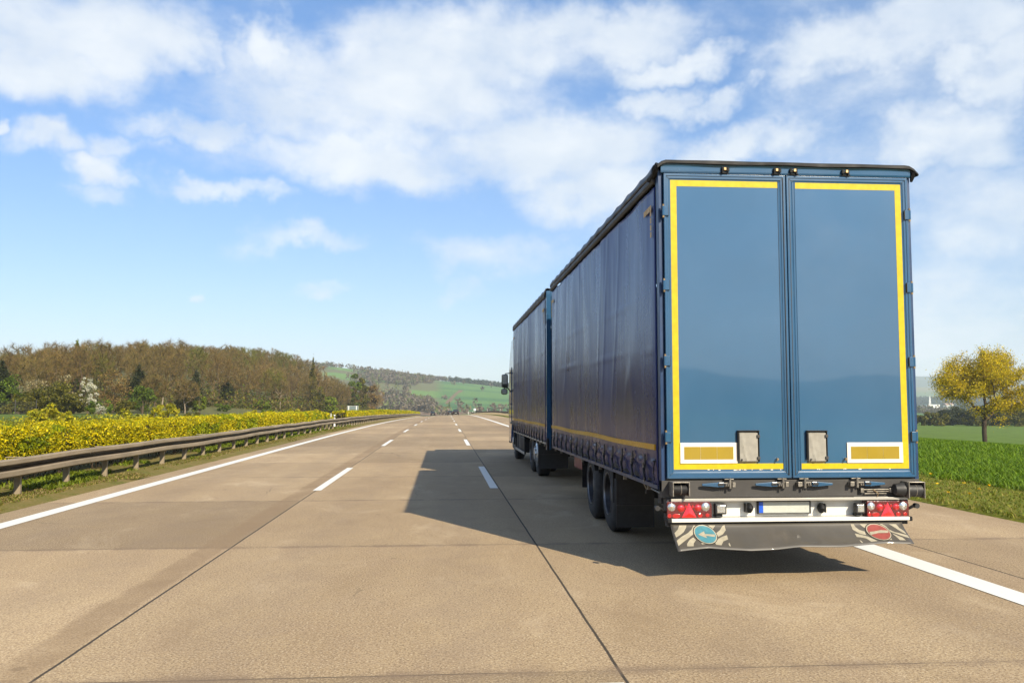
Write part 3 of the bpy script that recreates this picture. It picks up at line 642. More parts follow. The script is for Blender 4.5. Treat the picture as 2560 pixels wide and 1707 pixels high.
# ------------------------------------------------------------------ the blue curtain-side trailer
TR = empty('trailer', (3.338, 12.4, 0), 'blue curtain-sided drawbar trailer seen from behind, yellow tape round its two rear doors', 'trailer')
def build_trailer():
    P = TR
    # body: corner posts, beams, floor
    fr = MB()
    fr.box(2.066, 2.108, TRY + 0.030, TRY + 0.13, 0.80, 3.90).box(4.568, 4.610, TRY + 0.030, TRY + 0.13, 0.80, 3.90)
    fr.box(2.108, 4.568, TRY + 0.035, TRY + 0.13, 3.862, 3.95)
    fr.box(2.070, 2.120, 16.60, 16.66, 0.80, 3.92).box(4.556, 4.606, 16.60, 16.66, 0.80, 3.92)
    fr.build('body_frame', M['blue_dark'], P, bevel=0.004)
    MB().box(2.12, 4.556, 16.62, 16.65, 0.9, 3.90).build('front_wall', M['blue'], P)
    MB().box(2.075, 4.60, TRY + 0.14, 16.59, 0.865, 0.985).build('floor', M['chassis'], P)
    # top beam above the doors with a soft curved face
    b = MB(); prof = [(TRY + 0.03, 3.866), (TRY - 0.004, 3.868), (TRY - 0.010, 3.885), (TRY - 0.012, 3.925), (TRY - 0.018, 3.955), (TRY + 0.03, 3.958)]
    b.prism(prof, 0, 2.085, 4.600); b.build('top_beam', M['blue'], P, bevel=0.003)
    # dark tarp lip over the rear edge
    n = 60; V = []; xs = np.linspace(2.046, 4.672, n)
    for i, x in enumerate(xs):
        l = max(0, 1 - (x - 2.046) / 0.10); r = max(0, 1 - (4.672 - x) / 0.12)
        z = 3.993 - 0.050 * l**2 - 0.075 * r**2 - 0.006 * (x - 2.05) / 2.6; hh = 0.038 * (1 - 0.35 * r)
        dy = 0.004 * math.sin(x * 9) + 0.010 * r; zb = 0.003 * math.sin(x * 6.3)
        V += [(x, TRY + 0.12, z + 0.004), (x, TRY - 0.02 + dy, z), (x, TRY - 0.040 + dy, z - 0.010), (x, TRY - 0.044 + dy, z - hh + zb), (x, TRY - 0.024, z - hh - 0.004 + zb), (x, TRY + 0.12, z - hh)]
    F = [(i*6+j, i*6+(j+1) % 6, (i+1)*6+(j+1) % 6, (i+1)*6+j) for i in range(n-1) for j in range(6)] + [tuple(range(6)), tuple((n-1)*6+j for j in range(6))[::-1]]
    lip = MB().add(V, F).build('roof_lip', M['seal'], P, smooth=True)
    b = MB().tube([(2.052, TRY - 0.01, 3.955), (2.040, TRY + 0.03, 3.91), (2.050, TRY + 0.08, 3.875), (2.036, TRY + 0.22, 3.855), (2.05, TRY + 0.34, 3.875)], [0.020, 0.034, 0.030, 0.036, 0.02], 8)
    b.tube([(4.640, TRY - 0.01, 3.93), (4.628, TRY + 0.01, 3.87), (4.622, TRY + 0.02, 3.83)], [0.03, 0.022, 0.012], 8); b.build('corner_hem', M['seal'], P, smooth=True)
    roof(P, 2.055, 4.621, TRY + 0.12, 16.72, 3.965, 3, 'dark blue tarpaulin roof with a wavy hem')
    side_rail(P, 2.063, TRY + 0.13, 16.70, 3.835, -1); side_rail(P, 4.613, TRY + 0.13, 16.70, 3.835, 1)
    c1 = curtain(P, -1, TRY + 0.14, 16.62, 2.063, 0.842, 3.80, 0.563, ST_Y[0], 'dark navy side curtain with dirt streaks below the rail', 1)
    c2 = curtain(P, 1, TRY + 0.14, 16.62, 4.613, 0.842, 3.80, 0.563, ST_Y[0], None, 2)
    rnd = random.Random(4)
    for i, y in enumerate(ST_Y): strap(c1, 2.063, y, -1, rnd.choice((0.5, 0.8, 1.0)))
    hk = MB(); hk.tube([(2.048, 8.42, 1.10), (2.030, 8.41, 1.03), (2.034, 8.44, 0.97), (2.030, 8.40, 0.90)], 0.006, 6); hk.box(2.034, 2.044, 8.43, 8.47, 1.07, 1.085); hk.build('tension_hook', M['seal'], c1)
    # side raves below the curtain
    MB().box(2.060, 2.090, TRY + 0.16, 16.6, 0.812, 0.850).box(4.586, 4.616, TRY + 0.16, 16.6, 0.812, 0.850).build('side_rave', M['blue_dark'], P)
    gb = MB()
    for y in (8.9, 10.1, 11.7, 13.2, 14.4, 15.6, 16.4): gb.box(2.085, 2.12, y, y + 0.04, 0.76, 0.812)
    gb.build('rope_hook', M['steel'], P)
    # doors
    dl = door(P, 2.113, 3.3245, 0.927, 3.862, 2.104, -1, 0.066); dr = door(P, 3.3345, 4.565, 0.927, 3.862, 4.574, 1, 0.066)
    y = TRY + 0.0065
    MB().box(2.181, 2.242, y, y + 0.002, 1.012, 3.800).box(2.2425, 3.249, y, y + 0.002, 3.740, 3.800).box(2.2425, 3.248, y, y + 0.002, 1.012, 1.066).build('yellow_tape', M['yellow'], dl)
    MB().box(4.441, 4.501, y, y + 0.002, 1.010, 3.798).box(3.429, 4.4405, y, y + 0.002, 3.738, 3.798).box(3.430, 4.4405, y, y + 0.002, 1.010, 1.064).build('yellow_tape', M['yellow'], dr)
    # raised centre strip on the right door beside the seam
    MB().box(3.395, 3.412, TRY + 0.001, TRY + 0.0075, 0.995, 3.80).box(3.418, 3.424, TRY + 0.003, TRY + 0.0075, 0.995, 3.80).build('door_moulding', M['blue'], dr, bevel=0.002)
    MB().box(3.2505, 3.253, TRY + 0.004, TRY + 0.0078, 0.995, 3.80).build('door_moulding', M['seal'], dl)
    for (d, xa, xb, nm) in ((dl, 2.243, 2.797, 'rear_marking_plate'), (dr, 3.881, 4.440, 'rear_marking_plate')):
        zo = 0.0 if d is dl else -0.003
        p = MB().box(xa, xb, TRY - 0.004, TRY + 0.0075, 1.069 + zo, 1.264 + zo).build(nm, M['cream'], d, bevel=0.002)
        w3 = (xb - xa - 0.074) / 3; q = MB()
        for k in range(3): q.box(xa + 0.037 + k * w3, xa + 0.037 + (k + 1) * w3 - 0.0025, TRY - 0.0062, TRY - 0.003, 1.107 + zo, 1.226 + zo)
        q.build('amber_field', M['amber'], p)
    for (d, xa, xb, dz) in ((dl, 2.803, 3.004, 0.0), (dr, 3.482, 3.675, -0.002)):
        n = 16; V = []; F = []
        for j in range(n + 1):
            for i in range(n + 1):
                u, v = i / n, j / n; ed = min(1, min(u, 1 - u) / 0.10) * min(1, min(v, 1 - v) / 0.07)
                rr = 0.022; xx = xa + (xb - xa) * u; zz = 1.071 + dz + 0.302 * v
                cu = max(0, 0.09 - min(u, 1 - u)) / 0.09; cv = max(0, 0.06 - min(v, 1 - v)) / 0.06; sh = cu * cv * 0.012
                xx += sh * (1 if u < 0.5 else -1); zz += sh * (1 if v < 0.5 else -1)
                slack = 0.010 * math.exp(-((u - 0.18 - 0.25 * (1 - v)**2) / 0.05)**2) * (1 - v * 0.6)
                V.append((xx, TRY - 0.030 * (1 - (1 - ed)**3) - slack * ed + 0.006 + 0.004 * (float(vnoise(u * 4, v * 5, 7)) - 0.5) * ed, zz))
        F = [(j*(n+1)+i, j*(n+1)+i+1, (j+1)*(n+1)+i+1, (j+1)*(n+1)+i) for j in range(n) for i in range(n)]
        cvr = MB().add(V, F).build('document_cover', M['grey_cover'], d, smooth=True)
        MB().box(xa - 0.005, xb + 0.003, TRY - 0.034, TRY + 0.007, 1.372 + dz, 1.381 + dz).box(xa - 0.006, xa + 0.001, TRY - 0.026, TRY + 0.007, 1.10, 1.374 + dz).box(xb - 0.002, xb + 0.005, TRY - 0.022, TRY + 0.007, 1.08, 1.374 + dz).build('cover_rim', M['seal'], cvr, bevel=0.002)
        cl = MB()
        for zz in (1.325, 1.118): cl.box(xb - 0.022, xb + 0.006, TRY - 0.036, TRY - 0.02, zz - 0.014, zz + 0.014)
        cl.tube([(xa + 0.03, TRY - 0.036, 1.104), (xa + 0.03, TRY - 0.02, 1.104)], 0.009, 10); cl.build('cover_clip', M['sill'], cvr, bevel=0.002)
    for (d, x) in ((dl, 3.187), (dr, 3.861)):
        MB().tube([(x, TRY + 0.006, 1.108), (x, TRY - 0.024, 1.108)], 0.009, 8).tube([(x - 0.004, TRY - 0.02, 1.115), (x - 0.008, TRY - 0.03, 1.09)], 0.006, 6).build('door_hook', M['bronze'], d)
    # paint chips along the bottom tape
    ch = MB(); rnd = random.Random(9)
    for k in range(26):
        x = rnd.choice((rnd.uniform(2.75, 3.24), rnd.uniform(2.3, 3.2), rnd.uniform(3.5, 4.4))); w = rnd.uniform(0.006, 0.03); z = 1.0075 + rnd.uniform(-0.003, 0.002)
        if x < 3.25 or x > 3.43: ch.box(x, x + w, y - 0.0006, y + 0.001, z - rnd.uniform(0.002, 0.006), z + 0.004)
    ch.build('chipped_paint', M['cream'], dl)
    # upper locks
    for x in (2.712, 3.230, 3.411, 3.936):
        g = -1 if x < 3.3 else 1
        l = MB().box(x - 0.030, x + 0.030, TRY - 0.032, TRY - 0.016, 3.892, 3.912).box(x - 0.034 * g - 0.012, x - 0.034 * g + 0.012, TRY - 0.040, TRY - 0.014, 3.885, 3.925).tube([(x + 0.02*g, TRY - 0.03, 3.865), (x + 0.02*g, TRY - 0.03, 3.930)], 0.011, 8).box(x - 0.04, x + 0.045, TRY - 0.022, TRY - 0.013, 3.868, 3.880)
        lo = l.build('door_lock', M['seal'], P, bevel=0.003)
        MB().box(x - 0.012, x + 0.014, TRY - 0.046, TRY - 0.030, 3.893, 3.922).build('lock_cam', M['bronze'], lo, bevel=0.003)
        MB().box(x + 0.006*g, x + 0.020*g, TRY - 0.048, TRY - 0.034, 3.90, 3.935) if False else None
    # sill with handles
    MB().box(2.066, 4.606, TRY + 0.020, TRY + 0.12, 0.745, 0.908).build('rear_sill', M['sill'], P, bevel=0.003)
    MB().box(2.10, 4.57, TRY + 0.045, TRY + 0.12, 0.9085, 0.9265).build('sill_gap', M['black'], P)
    for (xt, xm, post, end) in ((2.441, 2.600, 2.709, 2.761), (2.959, 3.118, 3.225, 3.279), (3.716, 3.560, 3.440, 3.372), (4.234, 4.080, 3.955, 3.887)):
        z = 0.870; g = 1 if xm > xt else -1; f0 = TRY - 0.040; f1 = TRY - 0.018
        b = MB(); V = [(xt, f0+0.006, z-0.010), (xt, f1, z-0.010), (xt, f1, z+0.010), (xt, f0+0.006, z+0.010), (xm, f0-0.004, z-0.023), (xm, f1, z-0.023), (xm, f1, z+0.023), (xm, f0-0.004, z+0.023)]
        b.add(V, [(0,1,2,3),(4,5,6,7),(0,1,5,4),(1,2,6,5),(2,3,7,6),(3,0,4,7)]); b.box(min(xm, xm + g*0.05), max(xm, xm + g*0.05), f0 - 0.002, f1, z - 0.020, z + 0.022)
        h = b.build('lock_handle', M['blue'], P, bevel=0.004)
        k = MB().box(min(xm + g*0.05, end), max(xm + g*0.05, end), f1 - 0.006, f1 + 0.036, z - 0.020, z + 0.018)
        k.tube([(post, f0, z - 0.036), (post, f0, z + 0.060)], 0.012, 8); k.box(min(end, end - g*0.03), max(end, end - g*0.03), f0 - 0.004, f1, z - 0.022, z + 0.022)
        for q in (0.065, 0.085): k.tube([(xm + g*q, f0 - 0.004, z - 0.016), (xm + g*(q + 0.012), f0 - 0.004, z + 0.016)], 0.006, 6)
        k.box(post - 0.045, post + 0.045, TRY - 0.016, TRY + 0.012, 0.915, 0.923); k.build('lock_mechanism', M['steel'], h, bevel=0.002)
        m = MB().box(min(xm - g*0.01, xm + g*0.045), max(xm - g*0.01, xm + g*0.045), f0 - 0.010, f0, z - 0.008, z + 0.014).box(min(xm + g*0.055, xm + g*0.095), max(xm + g*0.055, xm + g*0.095), f0 - 0.002, f0 + 0.01, z - 0.012, z + 0.012)
        m.build('lock_catch', M['black'], h, bevel=0.003)
    # rubber rollers
    for (xa, xb, za, zb, mt) in ((2.134, 2.298, 0.775, 0.904, M['sill']), (4.420, 4.585, 0.740, 0.892, M['black'])):
        cz = (za + zb) / 2 - 0.008; rad = (zb - za) / 2 - 0.014
        o = MB().lathe([(0, 0), (0, rad), (xb - xa - 0.024, rad), (xb - xa - 0.024, 0)], (xa + 0.012, TRY - 0.055, cz), 0, 28).build('rubber_buffer', mt if mt is M['black'] else M['seal'], P, smooth=True)
        MB().box(xa, xa + 0.010, TRY - 0.125, TRY + 0.02, za - 0.004, zb).box(xb - 0.010, xb, TRY - 0.125, TRY + 0.02, za - 0.004, zb).box(xa + 0.010, xb - 0.010, TRY - 0.125, TRY + 0.02, zb - 0.007, zb).build('buffer_bracket', M['steel'], o, bevel=0.003)
        MB().lathe([(0, rad + 0.001), (0.004, rad + 0.003), (0.008, rad + 0.001)], (xa + 0.085, TRY - 0.055, cz), 0, 28).build('buffer_ridge', M['steel'], o)
    MB().lathe([(0, 0), (0.02, 0.052), (0.10, 0.066), (0.115, 0.066), (0.115, 0)], (4.30, TRY - 0.04, 0.815), 0, 24).build('buffer_cone', M['black'], P, smooth=True)
    s = MB().box(3.984, 4.330, TRY + 0.012, TRY + 0.019, 0.762, 0.838).build('ladder_slot_shade', M['black'], P)  # flat black plate; the shade inside the recess is put into its colour
    MB().box(4.03, 4.31, TRY - 0.012, TRY + 0.004, 0.808, 0.816).box(4.06, 4.28, TRY - 0.012, TRY + 0.004, 0.790, 0.796).box(3.998, 4.03, TRY - 0.02, TRY + 0.01, 0.784, 0.824).box(4.285, 4.32, TRY - 0.02, TRY + 0.01, 0.784, 0.826).box(4.04, 4.26, TRY - 0.008, TRY + 0.006, 0.770, 0.776).build('folded_step', M['steel'], s, bevel=0.002)
    MB().tube([(4.12, TRY - 0.02, 0.815), (4.17, TRY - 0.024, 0.775), (4.155, TRY - 0.02, 0.742)], 0.004, 6).build('safety_wire', M['bronze'], s)
    MB().box(3.93, 4.27, TRY - 0.014, TRY + 0.012, 0.7405, 0.7445).build('step_rail', M['alu'], s)
    # lamp board
    y0 = TRY + 0.075
    MB().box(2.142, 4.462, TRY - 0.030, y0 + 0.01, 0.716, 0.7395).build('lamp_board_top', M['alu'], P, bevel=0.002)
    MB().box(2.120, 4.466, y0, y0 + 0.02, 0.560, 0.7155).build('lamp_board', M['white'], P)
    MB().box(2.142, 4.464, TRY - 0.045, y0 + 0.02, 0.523, 0.555).build('under_run_bar', M['white'], P, bevel=0.003)
    MB().box(2.100, 2.1415, TRY - 0.050, y0 + 0.02, 0.519, 0.559).box(4.4645, 4.490, TRY - 0.050, y0 + 0.02, 0.515, 0.557).build('bar_end_cap', M['seal'], P, bevel=0.006)
    MB().box(2.11, 4.47, TRY + 0.01, y0 + 0.02, 0.480, 0.5225).build('flap_clamp', M['chassis'], P)
    MB().box(2.10, 2.135, TRY + 0.0, y0 + 0.02, 0.5595, 0.745).box(4.4665, 4.49, TRY + 0.03, y0 + 0.02, 0.5575, 0.745).build('board_end', M['chassis'], P)
    # tail lamps
    for (xa, xb, z0, z1, inner) in ((2.102, 2.530, 0.558, 0.714, 1), (4.049, 4.466, 0.552, 0.705, -1)):
        fy = TRY - 0.030; z0 += 0.0015; h = z1 - z0; w = xb - xa; n = []
        rx = [(xa, z0), (xb, z0), (xb, z1 - 0.028), (xb - 0.022, z1), (xa, z1)]
        t = MB().prism(rx, 1, fy, TRY + 0.074).build('tail_lamp', M['red_dark'], P, bevel=0.004)
        lens = [(0.10, 0.68, 'clear_reflector', 'clear', 0.038), (0.865, 0.68, 'clear_reflector', 'clear', 0.040), (0.31, 0.60, 'brake_lens', 'red_lens', 0.036), (0.69, 0.62, 'brake_lens', 'red_lens', 0.034)]
        for (u, v, nm, mt, rr) in lens:
            c = (xa + u*w, fy, z0 + v*h)
            l = MB().lathe([(-0.012, 0), (-0.011, rr*0.45), (-0.006, rr*0.8), (0.0, rr), (0.004, rr)], c, 1, 24).build(nm, M[mt], t, smooth=True)
            MB().lathe([(-0.0135, 0), (-0.0130, rr*0.18), (-0.009, rr*0.30)], (c[0], fy, c[2]), 1, 12).build('bulb', M['bronze'] if u < 0.2 and inner > 0 else (M['red_bright'] if mt == 'red_lens' else M['white']), l, smooth=True)
        V = [(xa + 0.49*w, fy - 0.001, z1 - 0.012), (xa + 0.325*w, fy - 0.001, z0 + 0.006), (xa + 0.655*w, fy - 0.001, z0 + 0.006), (xa + 0.49*w, fy - 0.016, z0 + 0.05)]
        MB().add(V, [(0, 3, 1), (0, 2, 3), (1, 3, 2)]).build('triangle_reflector', M['red_bright'], t)
        r_ = MB()
        for (u, v, a, b) in ((0.05, 0.16, 0.020, 0.020), (0.20, 0.15, 0.040, 0.022), (0.735, 0.17, 0.024, 0.022), (0.90, 0.18, 0.020, 0.018), (0.42, 0.70, 0.012, 0.016), (0.57, 0.70, 0.012, 0.016)):
            cx, cz = xa + u*w, z0 + v*h; r_.prism([(cx + a*math.cos(q*PI/5), cz + b*math.sin(q*PI/5)) for q in range(10)], 1, fy - 0.005, fy + 0.002)
        r_.build('side_reflector', M['red_lens'], t, bevel=0.002)
    for (xa, xb, za, zb) in ((2.564, 2.674, 0.592, 0.692), (3.938, 4.030, 0.588, 0.684)):
        r_ = MB().box(xa, xb, TRY - 0.035, TRY + 0.03, za, zb).box(xa + 0.01, xb - 0.03, TRY - 0.01, TRY + 0.074, za - 0.030, za).build('reversing_lamp', M['black'], P, bevel=0.010)
        MB().box(xa + 0.016, xb - 0.014, TRY - 0.040, TRY - 0.034, za + 0.014, zb - 0.014).build('lamp_lens', M['clear'], r_, bevel=0.004)
    for (x, z, g) in ((2.914, 0.644, 1), (3.622, 0.637, -1)):
        n = 10; V = []
        b = MB().lathe([(-0.040, 0.006), (-0.038, 0.016), (-0.020, 0.030), (0.0, 0.038), (0.020, 0.030), (0.038, 0.016), (0.040, 0.006)], (x, TRY + 0.030, z), 2, 20)
        b = MB().add([(x + (p[0] - x), TRY + 0.03 + (p[1] - TRY - 0.03) * 1.5, z + (p[2] - z) * 1.2) for p in b.v], b.f)
        k = b.build('plate_lamp', M['seal'], P, smooth=True)
        MB().box(x - 0.034 * g - 0.006, x - 0.034 * g + 0.006, TRY + 0.0, TRY + 0.074, z - 0.042, z + 0.042).build('lamp_base', M['black'], k, bevel=0.004)
    f = MB().ring(3.003, 3.524, 0.583, 0.708, [(0, TRY + 0.074), (0, TRY + 0.038), (0.004, TRY + 0.034), (0.010, TRY + 0.036), (0.010, TRY + 0.05)]).build('number_plate', M['black'], P)
    MB().box(3.0565, 3.513, TRY + 0.044, TRY + 0.052, 0.594, 0.697).build('plate_face', M['plate'], f)
    MB().box(3.014, 3.056, TRY + 0.043, TRY + 0.052, 0.594, 0.697).build('plate_band', M['eu_blue'], f)
    # marker arms
    for (g, x) in ((1, 4.470), (-1, 2.095)):
        a = MB().tube([(x - g*0.03, TRY + 0.05, 0.60), (x + g*0.012, TRY + 0.02, 0.622), (x + g*0.045, TRY, 0.648), (x + g*0.085, TRY - 0.01, 0.655)], [0.013, 0.013, 0.014, 0.014], 8).build('marker_arm', M['seal'], P, smooth=True)
        MB().tube([(x + g*0.082, TRY - 0.03, 0.655), (x + g*0.082, TRY + 0.02, 0.655)], 0.024, 14).build('marker_lamp', M['black'], a, smooth=True)
    # spray flap
    def S(x, z): v = max(0.0, (0.50 - z) / 0.21); return Vector((x, 8.22 - 0.27 * v**1.3, z))
    bx = [2.136, 2.286, 2.435, 2.590, 2.807, 3.065, 3.217, 3.312, 3.50, 3.704, 3.92, 4.127, 4.28, 4.40]; bz = [0.294, 0.305, 0.314, 0.302, 0.291, 0.299, 0.311, 0.316, 0.311, 0.308, 0.322, 0.335, 0.331, 0.327]
    n, m = 60, 10; V = []
    for i in range(n + 1):
        x = 2.136 + (4.40 - 2.136) * i / n; zb = float(np.interp(x, bx, bz))
        for j in range(m + 1):
            z = 0.505 + (zb - 0.505) * j / m; p = S(x + 0.0, z); p.y += 0.010 * math.sin(x * 5.5) * j / m; V.append(p)
    F = [(i*(m+1)+j, i*(m+1)+j+1, (i+1)*(m+1)+j+1, (i+1)*(m+1)+j) for i in range(n) for j in range(m)]
    fl = MB().add(V, F).build('spray_flap', M['flap'], P, smooth=True); so = fl.modifiers.new('thickness', 'SOLIDIFY'); so.thickness = 0.003; so.offset = 0
    def decal(name, polys, mat, off):
        import mathutils
        b = MB()
        for poly in polys:
            n = len(poly)
            tri = mathutils.geometry.tessellate_polygon([[Vector((p[0], p[1], 0)) for p in poly]])
            # subdivide so the decal follows the bend of the flap
            tris = [[Vector(poly[k]) for k in t_] for t_ in tri]
            for _ in range(3):
                nt_ = []
                for a, bb, c in tris:
                    ab, bc, ca = (a+bb)/2, (bb+c)/2, (c+a)/2; nt_ += [(a, ab, ca), (ab, bb, bc), (ca, bc, c), (ab, bc, ca)]
                tris = nt_
            for t_ in tris:
                v3 = []
                for p in t_:
                    q = S(p.x, p.y); q.y += 0.010 * math.sin(p.x * 5.5) * ((0.505 - p.y) / (0.505 - float(np.interp(p.x, bx, bz)))) - off; v3.append(q)
                b.add(v3, [(0, 1, 2)])
        return b.build(name, mat, fl)
    L_ = [[(2.219,.493),(2.287,.493),(2.28,.473),(2.247,.439),(2.205,.416),(2.159,.398),(2.156,.431),(2.196,.459)],
          [(2.356,.492),(2.384,.489),(2.352,.467),(2.333,.434),(2.331,.42),(2.268,.388),(2.212,.362),(2.155,.334),(2.156,.374),(2.218,.405),(2.283,.43),(2.327,.458)],
          [(2.322,.397),(2.34,.376),(2.308,.352),(2.297,.331),(2.237,.331),(2.242,.349),(2.281,.379)],
          [(2.496,.491),(2.565,.49),(2.533,.458),(2.516,.47)],
          [(2.654,.492),(2.654,.45),(2.614,.417),(2.559,.397),(2.554,.427),(2.598,.45),(2.632,.484)],
          [(2.649,.41),(2.647,.378),(2.594,.363),(2.563,.334),(2.515,.339),(2.512,.352),(2.552,.381),(2.6,.399)],
          [(2.646,.353),(2.647,.325),(2.633,.329),(2.633,.345)], [(2.379,.354),(2.44,.347),(2.382,.343)]]
    R_ = [[(3.886,.488),(3.916,.488),(3.924,.462),(3.947,.44),(3.992,.427),(3.988,.399),(3.934,.409),(3.885,.443)],
          [(3.886,.412),(3.945,.4),(3.995,.388),(4.029,.371),(4.064,.353),(4.001,.347),(3.972,.372),(3.926,.381),(3.888,.384)],
          [(3.897,.361),(3.912,.354),(3.916,.339),(3.902,.341)], [(3.974,.488),(4.042,.487),(4.05,.478),(4.014,.454),(3.996,.464)],
          [(4.263,.485),(4.334,.484),(4.35,.451),(4.38,.426),(4.385,.402),(4.350,.419),(4.309,.453)],
          [(4.172,.487),(4.196,.487),(4.223,.469),(4.241,.44),(4.281,.42),(4.340,.407),(4.388,.394),(4.392,.372),(4.352,.382),(4.298,.403),(4.246,.42)],
          [(4.248,.411),(4.29,.392),(4.325,.378),(4.34,.356),(4.283,.358),(4.267,.385)], [(4.152,.361),(4.213,.376),(4.209,.361)]]
    decal('light_stripes', L_, M['flap_stripe'], 0.006); decal('light_stripes', R_, M['flap_stripe'], 0.006)
    DL = [(2.529,.369),(2.505,.355),(2.475,.347),(2.443,.346),(2.411,.352),(2.383,.364),(2.36,.382),(2.345,.403),(2.34,.427),(2.344,.45),(2.357,.471),(2.379,.486),(2.407,.496),(2.44,.497),(2.474,.49),(2.506,.476),(2.53,.457),(2.546,.434),(2.551,.41),(2.545,.388)]
    DR = [(4.216,.383),(4.191,.369),(4.161,.361),(4.126,.359),(4.092,.363),(4.061,.373),(4.035,.387),(4.018,.406),(4.01,.426),(4.013,.446),(4.025,.465),(4.046,.479),(4.074,.489),(4.108,.491),(4.145,.487),(4.179,.476),(4.208,.46),(4.227,.441),(4.235,.42),(4.231,.4)]
    def grow(p, k): cx = sum(a for a, b in p)/len(p); cz = sum(b for a, b in p)/len(p); return [(cx + (a-cx)*k, cz + (b-cz)*k) for a, b in p]
    for D_, mt, mark in ((DL, 'sign_blue', [(2.373,.419),(2.439,.445),(2.44,.423),(2.532,.418),(2.527,.399),(2.446,.409),(2.447,.391)]), (DR, 'sign_red', [(4.032,.425),(4.081,.429),(4.146,.438),(4.217,.435),(4.211,.416),(4.107,.415),(4.028,.401)])):
        decal('sign_edge', [grow(D_, 1.06)], M['seal'], 0.009); decal('sign_rim', [grow(D_, 1.0)], M['flap_stripe'], 0.012); decal('sign_disc', [grow(D_, 0.91)], M[mt], 0.015); decal('sign_mark', [mark], M['flap_stripe'], 0.018)
    # running gear
    c = MB()
    for x in (2.90, 3.70): c.box(x, x + 0.09, 8.6, 16.5, 0.62, 0.80).box(x - 0.04, x + 0.13, 8.6, 16.5, 0.605, 0.62).box(x - 0.04, x + 0.13, 8.6, 16.5, 0.80, 0.815)
    for y in np.arange(8.7, 16.5, 0.78): c.box(2.2, 4.48, y, y + 0.06, 0.79, 0.864)
    c.build('chassis', M['chassis'], P)
    c = MB()
    for y in (11.33, 12.64):
        c.tube([(2.42, y, 0.48), (4.26, y, 0.48)], 0.065, 14)
        for x in (2.86, 3.66): c.lathe([(-0.10, 0.12), (0.06, 0.14), (0.10, 0.12), (0.10, 0)], (x + 0.08, y + 0.28, 0.52), 2, 16); c.box(x + 0.04, x + 0.12, y - 0.40, y + 0.34, 0.38, 0.42)
    c.build('axle', M['chassis'], P)
    for y in (11.33, 12.64):
        wheel(P, 2.125, y, 0.48, 0.30, -1); wheel(P, 4.551, y, 0.48, 0.30, 1)
    g = MB()
    for (xa, xb) in ((2.095, 2.47), (4.206, 4.58)):
        for y in (11.33, 12.64):
            n = 12; V = []
            for k in range(n + 1):
                a = R(25 + 130 * k / n); V += [(xa, y + 0.55*math.cos(a), 0.48 + 0.55*math.sin(a)), (xb, y + 0.55*math.cos(a), 0.48 + 0.55*math.sin(a)), (xb, y + 0.565*math.cos(a), 0.48 + 0.565*math.sin(a)), (xa, y + 0.565*math.cos(a), 0.48 + 0.565*math.sin(a))]
            g.add(V, [(k*4+j, k*4+(j+1) % 4, (k+1)*4+(j+1) % 4, (k+1)*4+j) for k in range(n) for j in range(4)] + [(0, 1, 2, 3), (n*4+3, n*4+2, n*4+1, n*4)])
        g.box(xa, xb, 13.235, 13.245, 0.38, 0.82)
        g.box(xa, xa + 0.012, 10.80, 10.84, 0.42, 0.84)
    g.build('mudguard', M['seal'], P)
    for (xa, xb) in ((2.092, 2.56), (4.116, 4.584)):
        m_ = MB().box(xa, xb, 10.60, 10.612, 0.145, 0.80).build('mud_flap', M['black'], P)
        MB().box(xa, xb, 10.585, 10.60, 0.405, 0.420).build('flap_seam', M['sill'], m_)
    MB().box(2.16, 2.52, 13.55, 14.50, 0.60, 0.845).build('tool_box', M['darkred'], P, bevel=0.02)
    MB().box(4.16, 4.50, 13.55, 14.90, 0.42, 0.80).build('pallet_box', M['chassis'], P, bevel=0.02)
    MB().tube([(2.10, 9.2, 0.815), (2.14, 9.2, 0.74), (2.12, 9.15, 0.70)], 0.007, 6).tube([(2.09, 8.40, 0.775), (2.085, 8.75, 0.785)], 0.008, 6).build('winch_handle', M['steel'], P)
    MB().box(2.12, 2.22, 8.5, 8.62, 0.66, 0.80).box(4.46, 4.56, 8.5, 8.62, 0.66, 0.80).box(2.3, 4.4, 8.45, 8.55, 0.56, 0.72).build('rear_bracket', M['chassis'], P, bevel=0.006)
    for (xa) in (2.115, 4.54):
        MB().box(xa, xa + 0.02, 13.9, 16.3, 0.48, 0.56).box(xa, xa + 0.02, 13.9, 16.3, 0.66, 0.72).build('side_guard', M['chassis'], P) if xa > 3 else None
    MB().tube([(2.95, 16.5, 0.62), (3.25, 17.9, 0.55), (3.34, 18.6, 0.52)], 0.05, 10).tube([(3.74, 16.5, 0.62), (3.43, 17.9, 0.55), (3.34, 18.6, 0.52)], 0.05, 10).build('drawbar', M['chassis'], P, smooth=True)
build_trailer()

